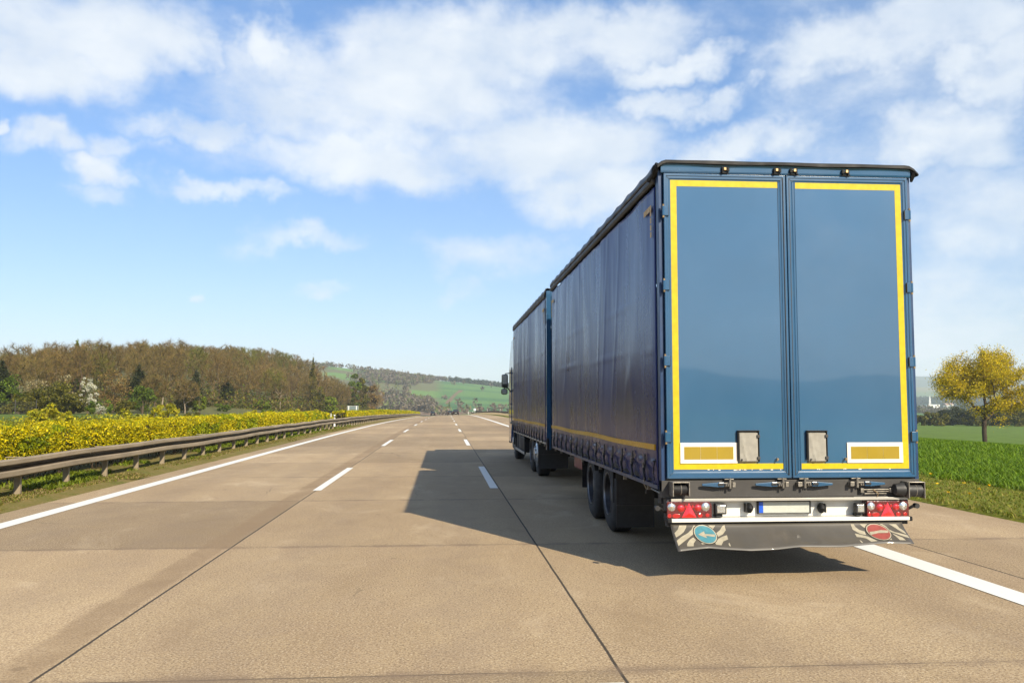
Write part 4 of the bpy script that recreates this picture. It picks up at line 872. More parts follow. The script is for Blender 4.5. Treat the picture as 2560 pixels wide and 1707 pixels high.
# ------------------------------------------------------------------ the lorry that pulls it
LO = empty('lorry', (3.338, 22.5, 0), 'blue curtain-sided lorry pulling the trailer, its cab mirror sticking out', 'lorry')
def build_lorry():
    P = LO; y0, y1 = 17.62, 25.92
    fr = MB().box(2.066, 2.16, y0 - 0.04, y0 + 0.08, 0.72, 3.93).box(4.516, 4.610, y0 - 0.04, y0 + 0.08, 0.72, 3.93).box(2.16, 4.516, y0 - 0.04, y0 + 0.08, 3.80, 3.93).box(2.070, 2.12, y1 - 0.02, y1 + 0.04, 0.84, 3.92).box(4.556, 4.606, y1 - 0.02, y1 + 0.04, 0.84, 3.92)
    fr.build('body_frame', M['blue'], P, bevel=0.006)
    MB().box(2.12, 4.556, y1, y1 + 0.03, 0.9, 3.90).build('front_wall', M['blue'], P)
    MB().box(2.075, 4.60, y0 + 0.09, y1 - 0.03, 0.865, 0.985).build('floor', M['chassis'], P)
    for (a, b) in ((2.17, 3.335), (3.341, 4.506)):
        d = MB().box(a + 0.05, b - 0.05, y0 - 0.020, y0 + 0.01, 0.98, 3.75).build('door', M['blue_panel'], P)
        MB().ring(a, b, 0.93, 3.795, [(0, y0 + 0.01), (0, y0 - 0.034), (0.03, y0 - 0.036), (0.05, y0 - 0.026), (0.06, y0 - 0.018)]).build('door_frame', M['blue'], d)
    MB().box(2.066, 4.61, y0 - 0.02, y0 + 0.06, 0.74, 0.925).build('rear_sill', M['sill'], P, bevel=0.004)
    hk = MB()
    for z in (3.4, 2.7, 2.05, 1.35): hk.box(2.10, 2.16, y0 - 0.055, y0 - 0.04, z - 0.05, z + 0.05)
    hk.build('hinges', M['blue'], P, bevel=0.004)
    hk = MB().tube([(2.09, y0 - 0.05, 0.95), (2.09, y0 - 0.05, 0.80), (2.10, y0 - 0.05, 0.70)], [0.02, 0.025, 0.015], 8); hk.build('buffer', M['seal'], P, smooth=True)
    roof(P, 2.055, 4.621, y0 - 0.06, y1 + 0.06, 3.955, 13)
    side_rail(P, 2.063, y0 + 0.09, y1, 3.835, -1); side_rail(P, 4.613, y0 + 0.09, y1, 3.835, 1)
    c1 = curtain(P, -1, y0 + 0.09, y1 - 0.02, 2.063, 0.862, 3.80, 0.56, y0 + 0.4, 'dark navy side curtain', 21); curtain(P, 1, y0 + 0.09, y1 - 0.02, 4.613, 0.862, 3.80, 0.56, y0 + 0.4, None, 22)
    rnd = random.Random(7)
    for k in range(14): strap(c1, 2.063, y0 + 0.42 + 0.56 * k, -1, rnd.choice((0.4, 0.8, 1.0)))
    MB().box(2.060, 2.090, y0 + 0.1, y1, 0.825, 0.862).box(4.586, 4.616, y0 + 0.1, y1, 0.825, 0.862).build('side_rave', M['alu'], P)
    gb = MB()
    for y in (18.2, 19.1, 20.6, 23.0): gb.box(2.085, 2.12, y, y + 0.04, 0.76, 0.825)
    gb.build('rope_hook', M['steel'], P)
    c = MB()
    for x in (2.92, 3.68): c.box(x, x + 0.08, 18.0, 28.0, 0.60, 0.86)
    for y in np.arange(18.0, 25.9, 0.8): c.box(2.2, 4.48, y, y + 0.06, 0.80, 0.864)
    for y in (20.15, 21.50, 26.45): c.tube([(2.40, y, 0.50), (4.28, y, 0.50)], 0.08, 12)
    c.lathe([(-0.2, 0.1), (-0.1, 0.2), (0.1, 0.2), (0.2, 0.1)], (3.34, 21.5, 0.5), 0, 16)
    c.build('chassis', M['chassis'], P)
    for (y, hub, dual) in ((20.15, True, False), (21.50, False, True), (26.45, True, False)):
        wheel(P, 2.14, y, 0.50, 0.30, -1, hub, dual); wheel(P, 4.536, y, 0.50, 0.30, 1, hub, dual)
    g = MB()
    for (xa, xb) in ((2.10, 2.75), (3.93, 4.57)):
        for y in (20.15, 21.50):
            n = 10; V = []
            for k in range(n + 1):
                a = R(28 + 124 * k / n); V += [(xa, y + 0.57*math.cos(a), 0.50 + 0.57*math.sin(a)), (xb, y + 0.57*math.cos(a), 0.50 + 0.57*math.sin(a)), (xb, y + 0.585*math.cos(a), 0.50 + 0.585*math.sin(a)), (xa, y + 0.585*math.cos(a), 0.50 + 0.585*math.sin(a))]
            g.add(V, [(k*4+j, k*4+(j+1) % 4, (k+1)*4+(j+1) % 4, (k+1)*4+j) for k in range(n) for j in range(4)])
    g.build('mudguard', M['seal'], P)
    for (xa, xb) in ((2.095, 2.76), (3.92, 4.58)):
        f = MB().box(xa, xb, 19.40, 19.412, 0.215, 0.80).build('mud_flap', M['black'], P)
        MB().box(xa, xb, 19.388, 19.40, 0.52, 0.535).build('flap_seam', M['sill'], f)
    # equipment between the axles
    MB().box(2.13, 2.60, 24.2, 25.5, 0.34, 0.80).build('battery_box', M['chassis'], P, bevel=0.02)
    MB().box(2.11, 2.60, 22.75, 24.0, 0.38, 0.80).build('fuel_tank', M['seal'], P, bevel=0.06)
    MB().box(4.08, 4.56, 22.75, 25.4, 0.36, 0.80).build('fuel_tank', M['alu'], P, bevel=0.06)
    MB().box(2.085, 2.115, 22.75, 25.55, 0.335, 0.395).build('side_guard', M['alu'], P, bevel=0.004)
    st = MB()
    for y in (22.8, 23.9, 25.0): st.box(2.116, 2.14, y, y + 0.06, 0.34, 0.84)
    st.box(2.09, 2.115, 22.74, 22.80, 0.30, 0.84); st.build('guard_bracket', M['chassis'], P)
    # cab
    yb, yf = 26.12, 28.25
    prof = [(yb, 0.62), (yb, 3.42), (yb + 0.25, 3.66), (yb + 1.15, 3.62), (yf - 0.25, 3.05), (yf - 0.06, 2.72), (yf, 1.75), (yf + 0.03, 1.0), (yf, 0.45), (yf - 0.85, 0.42), (yf - 0.98, 0.80), (yf - 1.25, 1.02), (yf - 1.75, 1.02), (yf - 2.0, 0.72)]
    b = MB().prism(prof, 0, 2.10, 4.576); cab = b.build('cab', M['cab'], P, bevel=0.05)
    MB().box(2.28, 4.396, yf - 0.045, yf - 0.02, 1.85, 2.66).build('windscreen', M['glass'], cab)
    for (xa, xb) in ((2.085, 2.099), (4.577, 4.591)):
        d = MB().prism([(yf - 1.18, 1.06), (yf - 1.18, 2.78), (yf - 0.38, 2.78), (yf - 0.20, 1.8), (yf - 0.18, 1.06)], 0, xa, xb).build('cab_door', M['cab'], cab, bevel=0.005)
        xa2, xb2 = (xa - 0.004, xa) if xa < 3 else (xb, xb + 0.004)
        MB().prism([(yf - 1.10, 1.92), (yf - 1.10, 2.70), (yf - 0.43, 2.70), (yf - 0.28, 1.92)], 0, xa2, xb2).build('side_window', M['glass'], d)
        MB().box(xa2 - 0.01, xb2 + 0.01, yf - 1.10, yf - 0.92, 1.62, 1.66).build('door_handle', M['black'], d)
        MB().box(xa, xb, yf - 1.95, yf - 1.25, 1.1, 1.14).build('cab_trim', M['black'], cab)
    MB().box(2.40, 4.28, yf - 0.005, yf + 0.045, 1.02, 1.60).build('grille', M['seal'], cab, bevel=0.01)
    MB().box(2.11, 4.57, yf - 0.05, yf + 0.08, 0.40, 0.80).build('front_bumper', M['seal'], cab, bevel=0.03)
    for x in (2.22, 4.18): MB().box(x, x + 0.28, yf + 0.07, yf + 0.10, 0.55, 0.72).build('headlight', M['clear'], cab, bevel=0.01)
    MB().box(2.075, 2.12, 25.96, 26.10, 0.45, 1.22).box(4.556, 4.60, 25.96, 26.10, 0.45, 1.22).build('cab_fender', M['black'], cab, bevel=0.01)
    MB().box(2.072, 2.098, 26.2, 27.35, 1.03, 1.09).box(2.078, 2.098, 25.98, 26.04, 1.25, 2.9).build('cab_edge', M['black'], cab, bevel=0.006)
    for g in (-1, 1):
        X = (lambda x: x) if g < 0 else (lambda x: 2 * 3.338 - x)
        def bx(b, xa, xb, ya, yb_, za, zb): a_, c_ = sorted((X(xa), X(xb))); return b.box(a_, c_, ya, yb_, za, zb)
        m = bx(MB(), 1.800, 1.998, 27.20, 27.34, 2.150, 2.560).build('mirror', M['black'], P, bevel=0.035)
        bx(MB(), 1.822, 1.976, 27.190, 27.203, 2.262, 2.535).build('mirror_glass', M['mirror'], m, bevel=0.004)
        bx(MB(), 1.822, 1.976, 27.190, 27.203, 2.170, 2.252).build('wide_mirror_glass', M['glass'], m, bevel=0.004)
        m2 = bx(MB(), 1.785, 1.985, 27.20, 27.34, 1.935, 2.115).build('wide_mirror', M['black'], P, bevel=0.05)
        bx(MB(), 1.806, 1.964, 27.188, 27.203, 1.955, 2.095).build('mirror_glass', M['mirror'], m2, bevel=0.004)
        MB().tube([(X(1.90), 27.27, 2.55), (X(1.93), 27.28, 2.585), (X(2.06), 27.30, 2.60), (X(2.14), 27.32, 2.68)], 0.016, 8).tube([(X(1.90), 27.27, 2.16), (X(2.0), 27.28, 2.13), (X(2.07), 27.30, 2.03), (X(2.13), 27.32, 2.00)], 0.020, 8).tube([(X(1.885), 27.27, 2.16), (X(1.885), 27.27, 2.10)], 0.02, 8).build('mirror_arm', M['black'], m, smooth=True)
build_lorry()

# ------------------------------------------------------------------ plants
def colonize(rng, att, base, step=0.5, infl=4.0, kill=0.9, iters=140, trunk=1.5, jitter=0.15):
    """grows a branching skeleton towards the attraction points of a crown"""
    P = [np.array(base, float)]; par = [-1]; d0 = np.array([0, 0, 1.0])
    h = 0
    while h < trunk: P.append(P[-1] + step * (d0 + rng.normal(0, 0.06, 3))); par.append(len(P) - 2); h += step
    att = np.array(att, float); D = np.full(len(att), 1e9); N = np.zeros(len(att), int); done = 0
    for it in range(iters):
        new = np.array(P[done:])
        if len(new) == 0 or len(att) == 0: break
        dd = np.linalg.norm(att[:, None, :] - new[None], axis=2); k = dd.argmin(1); m = dd[np.arange(len(att)), k]
        b = m < D; D[b] = m[b]; N[b] = k[b] + done; done = len(P)
        act = D < infl if it > 3 else D < 1e8
        if not act.any(): act = D < D.min() + step
        keep = D > kill; 
        grow = {}
        for a in np.nonzero(act & keep)[0]:
            v = att[a] - P[N[a]]; v /= np.linalg.norm(v) + 1e-9; grow.setdefault(N[a], []).append(v)
        att = att[keep]; D = D[keep]; N = N[keep]
        if not grow: break
        for n_, vs_ in grow.items():
            v = np.mean(vs_, 0) + rng.normal(0, jitter, 3); v /= np.linalg.norm(v) + 1e-9
            P.append(P[n_] + v * step); par.append(n_)
        if len(P) > 2600: break
    P = np.array(P); par = np.array(par)
    w = np.zeros(len(P)); ch = np.zeros(len(P), int)
    for i in range(1, len(P)): ch[par[i]] += 1
    w[ch == 0] = 1
    for i in range(len(P) - 1, 0, -1): w[par[i]] += w[i]
    return P, par, w, ch
def skel_mesh(P, par, w, rbase, col, rmin=0.012, n=5, flare=1.25, pw=0.45):
    r = np.maximum(rmin, rbase * (w / w[0])**pw); r[0] *= flare
    i = np.arange(1, len(P)); a, b = P[par[i]], P[i]; d = b - a; d /= np.linalg.norm(d, axis=1)[:, None] + 1e-9
    ref = np.where(np.abs(d[:, 2:3]) > 0.9, [[1, 0, 0]], [[0, 0, 1]]); u = np.cross(d, ref); u /= np.linalg.norm(u, axis=1)[:, None] + 1e-9; v = np.cross(d, u)
    ang = 2 * PI * np.arange(n) / n; ca, sa = np.cos(ang)[None, :, None], np.sin(ang)[None, :, None]
    off = u[:, None] * ca + v[:, None] * sa
    ra = np.minimum(r[par[i]], r[i] * 1.35)[:, None, None]; rb = r[i][:, None, None]
    V = np.stack([a[:, None] + off * ra, b[:, None] + off * rb], 1).reshape(-1, 3)
    m = len(i); base = np.arange(m)[:, None] * 2 * n; k = np.arange(n)[None]; k2 = (k + 1) % n
    F = np.stack([base + k, base + k2, base + n + k2, base + n + k], -1).reshape(-1, 4)
    return V, F, np.tile(np.array(col, float), (len(V), 1))
def ribbons(rng, A, dirs, L, wd, col, var=0.15):
    """thin twigs: one narrow blade each"""
    n = len(A); d = dirs / (np.linalg.norm(dirs, axis=1)[:, None] + 1e-9); s = np.cross(d, rng.normal(0, 1, (n, 3))); s /= np.linalg.norm(s, axis=1)[:, None] + 1e-9
    L = np.broadcast_to(L, (n,))[:, None]; bend = rng.normal(0, 0.12, (n, 3)) * L
    m_ = A + d * L * 0.5 + bend; e = A + d * L
    V = np.stack([A - s * wd, A + s * wd, m_ + s * wd * 0.7, m_ - s * wd * 0.7, e], 1).reshape(-1, 3)
    b = np.arange(n)[:, None] * 5; F4 = b + np.array([[0, 1, 2, 3]]); F3 = b + np.array([[3, 2, 4]])
    c = np.repeat(np.array(col, float)[None] * (1 + rng.uniform(-var, var, (n, 1))), 5, 0) if np.ndim(col) == 1 else np.repeat(col, 5, 0)
    return V, F4, F3, c
def leaves(rng, Cn, size, cols, flat=0.0, aspect=0.5, up=0.0):
    """rhombic leaves at the points Cn; cols (k,3) palette"""
    n = len(Cn); u = rng.normal(0, 1, (n, 3)); u[:, 2] *= (1 - flat); u[:, 2] += up; u /= np.linalg.norm(u, axis=1)[:, None]
    nrm = rng.normal(0, 1, (n, 3)); nrm[:, 2] += flat * 3; v = np.cross(nrm, u); v /= np.linalg.norm(v, axis=1)[:, None] + 1e-9
    s = (size * rng.uniform(0.6, 1.35, n))[:, None]
    V = np.stack([Cn - u * s, Cn + v * s * aspect, Cn + u * s, Cn - v * s * aspect], 1).reshape(-1, 3)
    F = np.arange(4 * n).reshape(n, 4); cols = np.array(cols, float); c = cols[rng.integers(0, len(cols), n)] * rng.uniform(0.8, 1.2, (n, 1))
    return V, F, np.repeat(c, 4, 0)
def ellip(rng, n, c, r, shell=0.0):
    d = rng.normal(0, 1, (n, 3)); d /= np.linalg.norm(d, axis=1)[:, None]; q = (shell + (1 - shell) * rng.random(n)**(1/3))[:, None]
    return np.array(c) + d * q * np.array(r)

PAL = dict(
    yellow=[(0.54,0.43,0.004),(0.46,0.38,0.005),(0.34,0.31,0.008),(0.20,0.215,0.010),(0.58,0.47,0.006),(0.28,0.28,0.008)],
    scrub=[(0.36,0.33,0.012),(0.24,0.25,0.014),(0.28,0.24,0.02),(0.44,0.38,0.010),(0.15,0.17,0.012)],
    willow=[(0.56,0.40,0.006),(0.48,0.36,0.006),(0.38,0.31,0.008),(0.64,0.47,0.010),(0.26,0.23,0.010)],
    olive=[(0.12,0.115,0.010),(0.085,0.085,0.010),(0.16,0.14,0.014),(0.050,0.055,0.010)],
    green=[(0.10,0.155,0.012),(0.07,0.115,0.012),(0.14,0.18,0.015),(0.05,0.075,0.010)],
    lime=[(0.17,0.22,0.012),(0.13,0.18,0.012),(0.20,0.23,0.02),(0.08,0.11,0.01)],
    dark=[(0.030,0.042,0.014),(0.042,0.054,0.016),(0.052,0.058,0.020),(0.020,0.028,0.010)],
    bluegreen=[(0.030,0.048,0.030),(0.022,0.036,0.022),(0.040,0.058,0.032)],
    orange=[(0.20,0.125,0.035),(0.15,0.095,0.03),(0.24,0.165,0.05),(0.10,0.065,0.025)],
    pale=[(0.30,0.24,0.12),(0.22,0.175,0.08),(0.34,0.30,0.16),(0.12,0.10,0.04)],
    blossom=[(0.66,0.62,0.50),(0.56,0.54,0.42),(0.72,0.70,0.60),(0.20,0.22,0.06)],
    brown=[(0.122,0.084,0.028),(0.088,0.062,0.020),(0.158,0.106,0.036),(0.086,0.074,0.017)])

def plant(name, label, cat, x, y, w, h, pal, clumps=26, per=90, leaf=0.12, group=None, seed=0, z0=None, low=0.12, stems=7, shape=1.0, crown_name='foliage', bark_='bark', flat=0.0, wide=0.34, dz=0.0):
    """a bush or small tree: stems fanning into a crown built from clumps of leaves"""
    rng = np.random.default_rng(1000 + seed); z = (gz(x, y) if z0 is None else z0) + dz
    root = empty(name, (x, y, z), label, cat, group)
    cen = []
    for k in range(clumps):
        for _ in range(30):
            p = rng.uniform(-1, 1, 3); p[2] = rng.uniform(low, 1)
            q = (p[2] - 0.45) / 0.55 if p[2] > 0.45 else (0.45 - p[2]) / 0.55 * 0.8
            if (p[0]**2 + p[1]**2)**0.5 < (1 - max(0, q)**2)**0.5 * shape * 0.9: break
        cen.append((p[0] * w / 2 * 0.85, p[1] * w / 2 * 0.85, p[2] * h * 0.92))
    cen = np.array(cen); pts = []
    for c in cen:
        r = wide * rng.uniform(0.6, 1.2) * min(w, h) * 0.5
        pts.append(ellip(rng, int(per * rng.uniform(0.6, 1.3)), c, (r, r, r * 0.75), 0.25))
    pts = np.concatenate(pts); pts[:, 2] = np.maximum(pts[:, 2], 0.03)
    V, F, c = leaves(rng, pts, leaf, PAL[pal], flat)
    leaf_tone = np.repeat(0.80 + 0.40 * fbm(pts[:, 0] / w * 4, pts[:, 2] / h * 4 + pts[:, 1], seed), 4)[:, None]  # leaf colour varied at random across the crown
    mesh_np(crown_name, V, F, M['leaf'], root, col=c * leaf_tone)
    sv = []
    b = MB()
    for k in range(stems):
        e = cen[rng.integers(0, len(cen))]; s = rng.normal(0, 0.012 * w, 2) * 0.5
        m_ = np.array([s[0] + e[0] * 0.35, s[1] + e[1] * 0.35, e[2] * 0.55]); rr = 0.012 * h / 2 + 0.014
        b.tube([(s[0], s[1], -0.15), tuple(m_), tuple(e)], [rr * 1.6, rr, rr * 0.4], 5)
    b.v = [(p[0] + x, p[1] + y, p[2] + z) for p in b.v]
    b.build('stems' if stems > 1 else 'trunk', M[bark_], root)
    return root
def bare_arrays(seed, h, w, pal='brown', n_att=150, twigs=5, tl=0.9, trunk=0.3, crown_low=0.3, tw=0.018, branchcol=(0.075, 0.055, 0.032), rb=0.16, buds=0):
    rng = np.random.default_rng(seed)
    att = ellip(rng, n_att, (0, 0, h * (crown_low + 1) / 2), (w / 2, w / 2, h * (1 - crown_low) / 2), 0.2)
    P, par, wt, ch = colonize(rng, att, (0, 0, -0.3), step=h * 0.045, infl=h * 0.5, kill=h * 0.07, trunk=h * trunk, iters=60, jitter=0.2)
    V1, F1, c1 = skel_mesh(P, par, wt, rb, branchcol, 0.022, 4)
    i = np.nonzero(wt < 6)[0]; i = i[i > 0]; i = np.repeat(i, twigs)
    d = (P[i] - P[par[i]]); d /= np.linalg.norm(d, axis=1)[:, None] + 1e-9; d = d * 0.7 + rng.normal(0, 0.55, d.shape) + [0, 0, 0.35]
    A = P[i] - (P[i] - P[par[i]]) * rng.random((len(i), 1))
    cols = np.array(PAL[pal])[rng.integers(0, len(PAL[pal]), len(i))]
    V2, F4, F3, c2 = ribbons(rng, A, d, tl * rng.uniform(0.5, 1.3, len(i)), tw, cols)
    out = (V1, F1, c1), (V2, F4, F3, c2)
    return out
def bare_tree(name, label, x, y, h, w, seed, pal='brown', group=None, bark_='bark', **k):
    (V1, F1, c1), (V2, F4, F3, c2) = bare_arrays(seed, h, w, pal, **k)
    root = empty(name, (x, y, gz(x, y)), label, 'tree', group)
    mesh_np('trunk', V1, F1, M[bark_], root, smooth=True); mesh_np('crown', V2, [F4, F3], M['twig'], root, col=c2)
    return root

# --- the bare wood on the left, one mass of leafless trees
def woodland():
    rng = np.random.default_rng(5)
    kinds = [bare_arrays(40 + k, 11.0, 6.5 + (k % 3), 'brown', n_att=130 + 20 * (k % 3), twigs=12, tl=1.1, tw=0.021, trunk=0.28) for k in range(6)]
    EY = [95, 130, 150, 200, 260, 330, 410, 440]; EX = [-92, -70, -58, -45, -38, -32, -29.5, -31]
    Vs, Fs4, Fs3, Cs = [], [], [], []; nv = 0
    spots = []
    for row in range(10):
        y = 96.0
        while y < 425:
            xe = np.interp(y, EY, EX); spots.append((xe - row * (7.5 + y * 0.006) - rng.uniform(0, 5), y + rng.uniform(-2, 2), row)); y += rng.uniform(4.2, 6.6) * (1 + y / 500) * (1 + 0.05 * row)
    for (x, y, row) in spots:
        if y < 118 and x > -84: continue
        k = kinds[rng.integers(0, 6)]; s = rng.uniform(0.84, 1.03) * (0.90 if row == 0 else 1.0) * np.interp(y, [100, 150, 260, 340, 425], [0.78, 1.05, 1.08, 1.12, 1.02]); s *= np.interp(x, [-150, -95], [0.72, 1.0])
        a = rng.uniform(0, 2 * PI); ca, sa = math.cos(a), math.sin(a); off = np.array([x, y, gz(x, y)])
        tone = rng.uniform(0.80, 1.20) * np.array([rng.uniform(0.95, 1.08), 1.0, rng.uniform(0.85, 1.05)])
        if rng.random() < 0.16: tone = tone * np.array([0.85, 1.15, 0.55])
        (V1, F1, c1), (V2, F4, F3, c2) = k
        for V, c, FF in ((V1, c1, (F1, None)), (V2, c2, (F4, F3))):
            W_ = V * s; W_ = np.stack([W_[:, 0] * ca - W_[:, 1] * sa, W_[:, 0] * sa + W_[:, 1] * ca, W_[:, 2]], 1) + off
            Vs.append(W_); Cs.append(c * tone); Fs4.append(FF[0] + nv)
            if FF[1] is not None: Fs3.append(FF[1] + nv)
            nv += len(V)
    o = mesh_np('woodland', np.concatenate(Vs), [np.concatenate(Fs4), np.concatenate(Fs3)], M['twig'], col=np.concatenate(Cs))
    tag(o, 'brown leafless wood on the low hill left of the motorway', 'woodland', kind='stuff')
    # undergrowth below the trees
    rng = np.random.default_rng(8); n = 34000; y = rng.uniform(96, 425, n); q = rng.random(n)**2
    x = np.interp(y, EY, EX) + 2.5 - q * 34 - rng.normal(0, 0.8, n); z = land(x, y) + rng.random(n)**1.6 * (2.6 + 1.4 * fbm(x / 9, y / 9, 3))
    cl = fbm(x / 7, y / 12, 17); m_ = cl > 0.42; x, y, z, cl = x[m_], y[m_], z[m_], cl[m_]
    V, F, c = leaves(rng, np.stack([x, y, z], 1), 0.34, PAL['olive'] + PAL['brown'] + PAL['green'][:1])
    u = mesh_np('undergrowth', V, F, M['leaf'], col=c); tag(u, 'low olive undergrowth along the edge of the bare wood', 'undergrowth', kind='stuff')
woodland()

# ------------------------------------------------------------------ central verge: hedge, guardrail, grass
def at(x, y, dz=0.0): X = x + float(rc(y)); return (X, y, float(rz(X, y)) + dz)
def hedge(name, label, y0, y1, seed, w=1.35, xc=-8.95, top=1.17):
    rng = np.random.default_rng(seed); L = y1 - y0
    root = empty(name, at(xc, y0), label, 'hedge', 'clipped yellow hedges along the central reservation')
    o = np.array(at(xc, y0))
    segs = []; y = y0
    while y < y1: e = min(y1, y + 8); segs.append((y, e)); y = e
    PS = []; SZ = []
    for a, b in segs:
        d = max(12, a); n = int((b - a) * np.interp(d, [12, 30, 70, 150, 300], [3200, 2000, 760, 300, 130])); s = float(np.interp(d, [12, 30, 70, 150, 300], [0.034, 0.042, 0.068, 0.11, 0.19]))
        yy = rng.uniform(a, b, n); t = rng.random(n)
        u = np.where(t < 0.42, w / 2 - np.abs(rng.normal(0, 0.06, n)), np.where(t < 0.80, rng.uniform(-w / 2, w / 2, n), np.where(t < 0.9, -w / 2 + np.abs(rng.normal(0, 0.06, n)), rng.uniform(-w / 2, w / 2, n))))
        zt = top + 0.30 * (fbm(yy * 0.55, u * 1.2, 5) - 0.5) + 0.10 * (vnoise(yy * 3.1, u * 3, 15) - 0.5)
        bulge = 0.26 * (vnoise(yy * 1.7, np.zeros(n), 9) - 0.5) + 0.10 * (vnoise(yy * 5, t * 3, 2) - 0.5)
        lowz = 0.40 + 0.12 * vnoise(yy * 1.3, 0 * yy, 4)
        z = np.where((t >= 0.42) & (t < 0.80), zt - np.abs(rng.normal(0, 0.05, n)), lowz + (zt - lowz) * rng.random(n)**0.85)
        rnd_ = np.clip((z - (top - 0.18)) / 0.18, 0, 1); u = u * (1 - 0.14 * rnd_**2) + np.sign(u) * bulge * (0.6 + 0.4 * (z < top - 0.1))
        X = xc + u + rc(yy); PS.append(np.stack([X, yy, rz(X, yy) + z], 1)); SZ.append(np.full(n, s))
    P = np.concatenate(PS); S = np.concatenate(SZ)
    V, F, c = leaves(rng, P, S, PAL['yellow'], aspect=0.42)
    tone = 0.70 + 0.6 * fbm(P[:, 1] * 1.4, P[:, 2] * 5, 12); green = (fbm(P[:, 1] * 0.8, P[:, 2] * 2.5, 22) > 0.56)[:, None]
    c = c * np.repeat(tone, 4)[:, None]; g = np.repeat(green, 4, 0); c = np.where(g, c * np.array([0.62, 0.80, 1.0]), c)
    mesh_np('foliage', V, F, M['leaf'], root, col=c, org=o)
    cy = np.arange(y0, y1, 0.5 if y0 < 70 else 1.5); ca = np.linspace(0, 2 * PI, 12, endpoint=False); CY, CA = np.meshgrid(cy, ca, indexing='ij')
    rr = (0.42 + 0.10 * vnoise(CY * 2.1, CA * 1.5, 8)) * np.sqrt(np.clip(np.minimum(CY - y0, cy[-1] - CY) / 0.6, 0.02, 1)); CX = xc - 0.02 + np.cos(CA) * rr * 1.05 + rc(CY); CZ = rz(CX, CY) + 0.74 * top / 1.17 + np.sin(CA) * rr * 0.78
    i = np.arange(CY.size).reshape(CY.shape); j = np.roll(i, -1, 1); Fc = np.stack([i[:-1], j[:-1], j[1:], i[1:]], -1).reshape(-1, 4)
    mesh_np('inner_twigs', np.stack([CX, CY, CZ], -1).reshape(-1, 3), Fc, M['twig'], root, col=np.tile([0.045, 0.038, 0.014], (CY.size, 1)), org=o)
    n = int(L * 14) if y0 < 70 else int(L * 5); yy = rng.uniform(y0, y1, n); u = rng.uniform(-0.45, 0.5, n); X = xc + u + rc(yy)
    A = np.stack([X, yy, rz(X, yy) - 0.02], 1); d = np.stack([rng.normal(0, 0.28, n), rng.normal(0, 0.3, n), np.full(n, 1.0)], 1)
    V, F4, F3, c = ribbons(rng, A, d, rng.uniform(0.55, 0.95, n), 0.013 if y0 < 70 else 0.03, np.array([0.040, 0.028, 0.018]) * np.ones((n, 1)))
    mesh_np('stems', V, [F4, F3], M['twig'], root, col=c, org=o)
    return root
hedge('hedge', 'long yellow-flowering clipped hedge behind the near guardrail, largest of the hedges', 5, 64.5, 61)
hedge('hedge', 'short yellow hedge just after the gap, in front of the back of the green sign', 76, 112, 62)
hedge('hedge', 'farthest yellow hedge running over the brow of the road', 114, 285, 63, top=1.35)

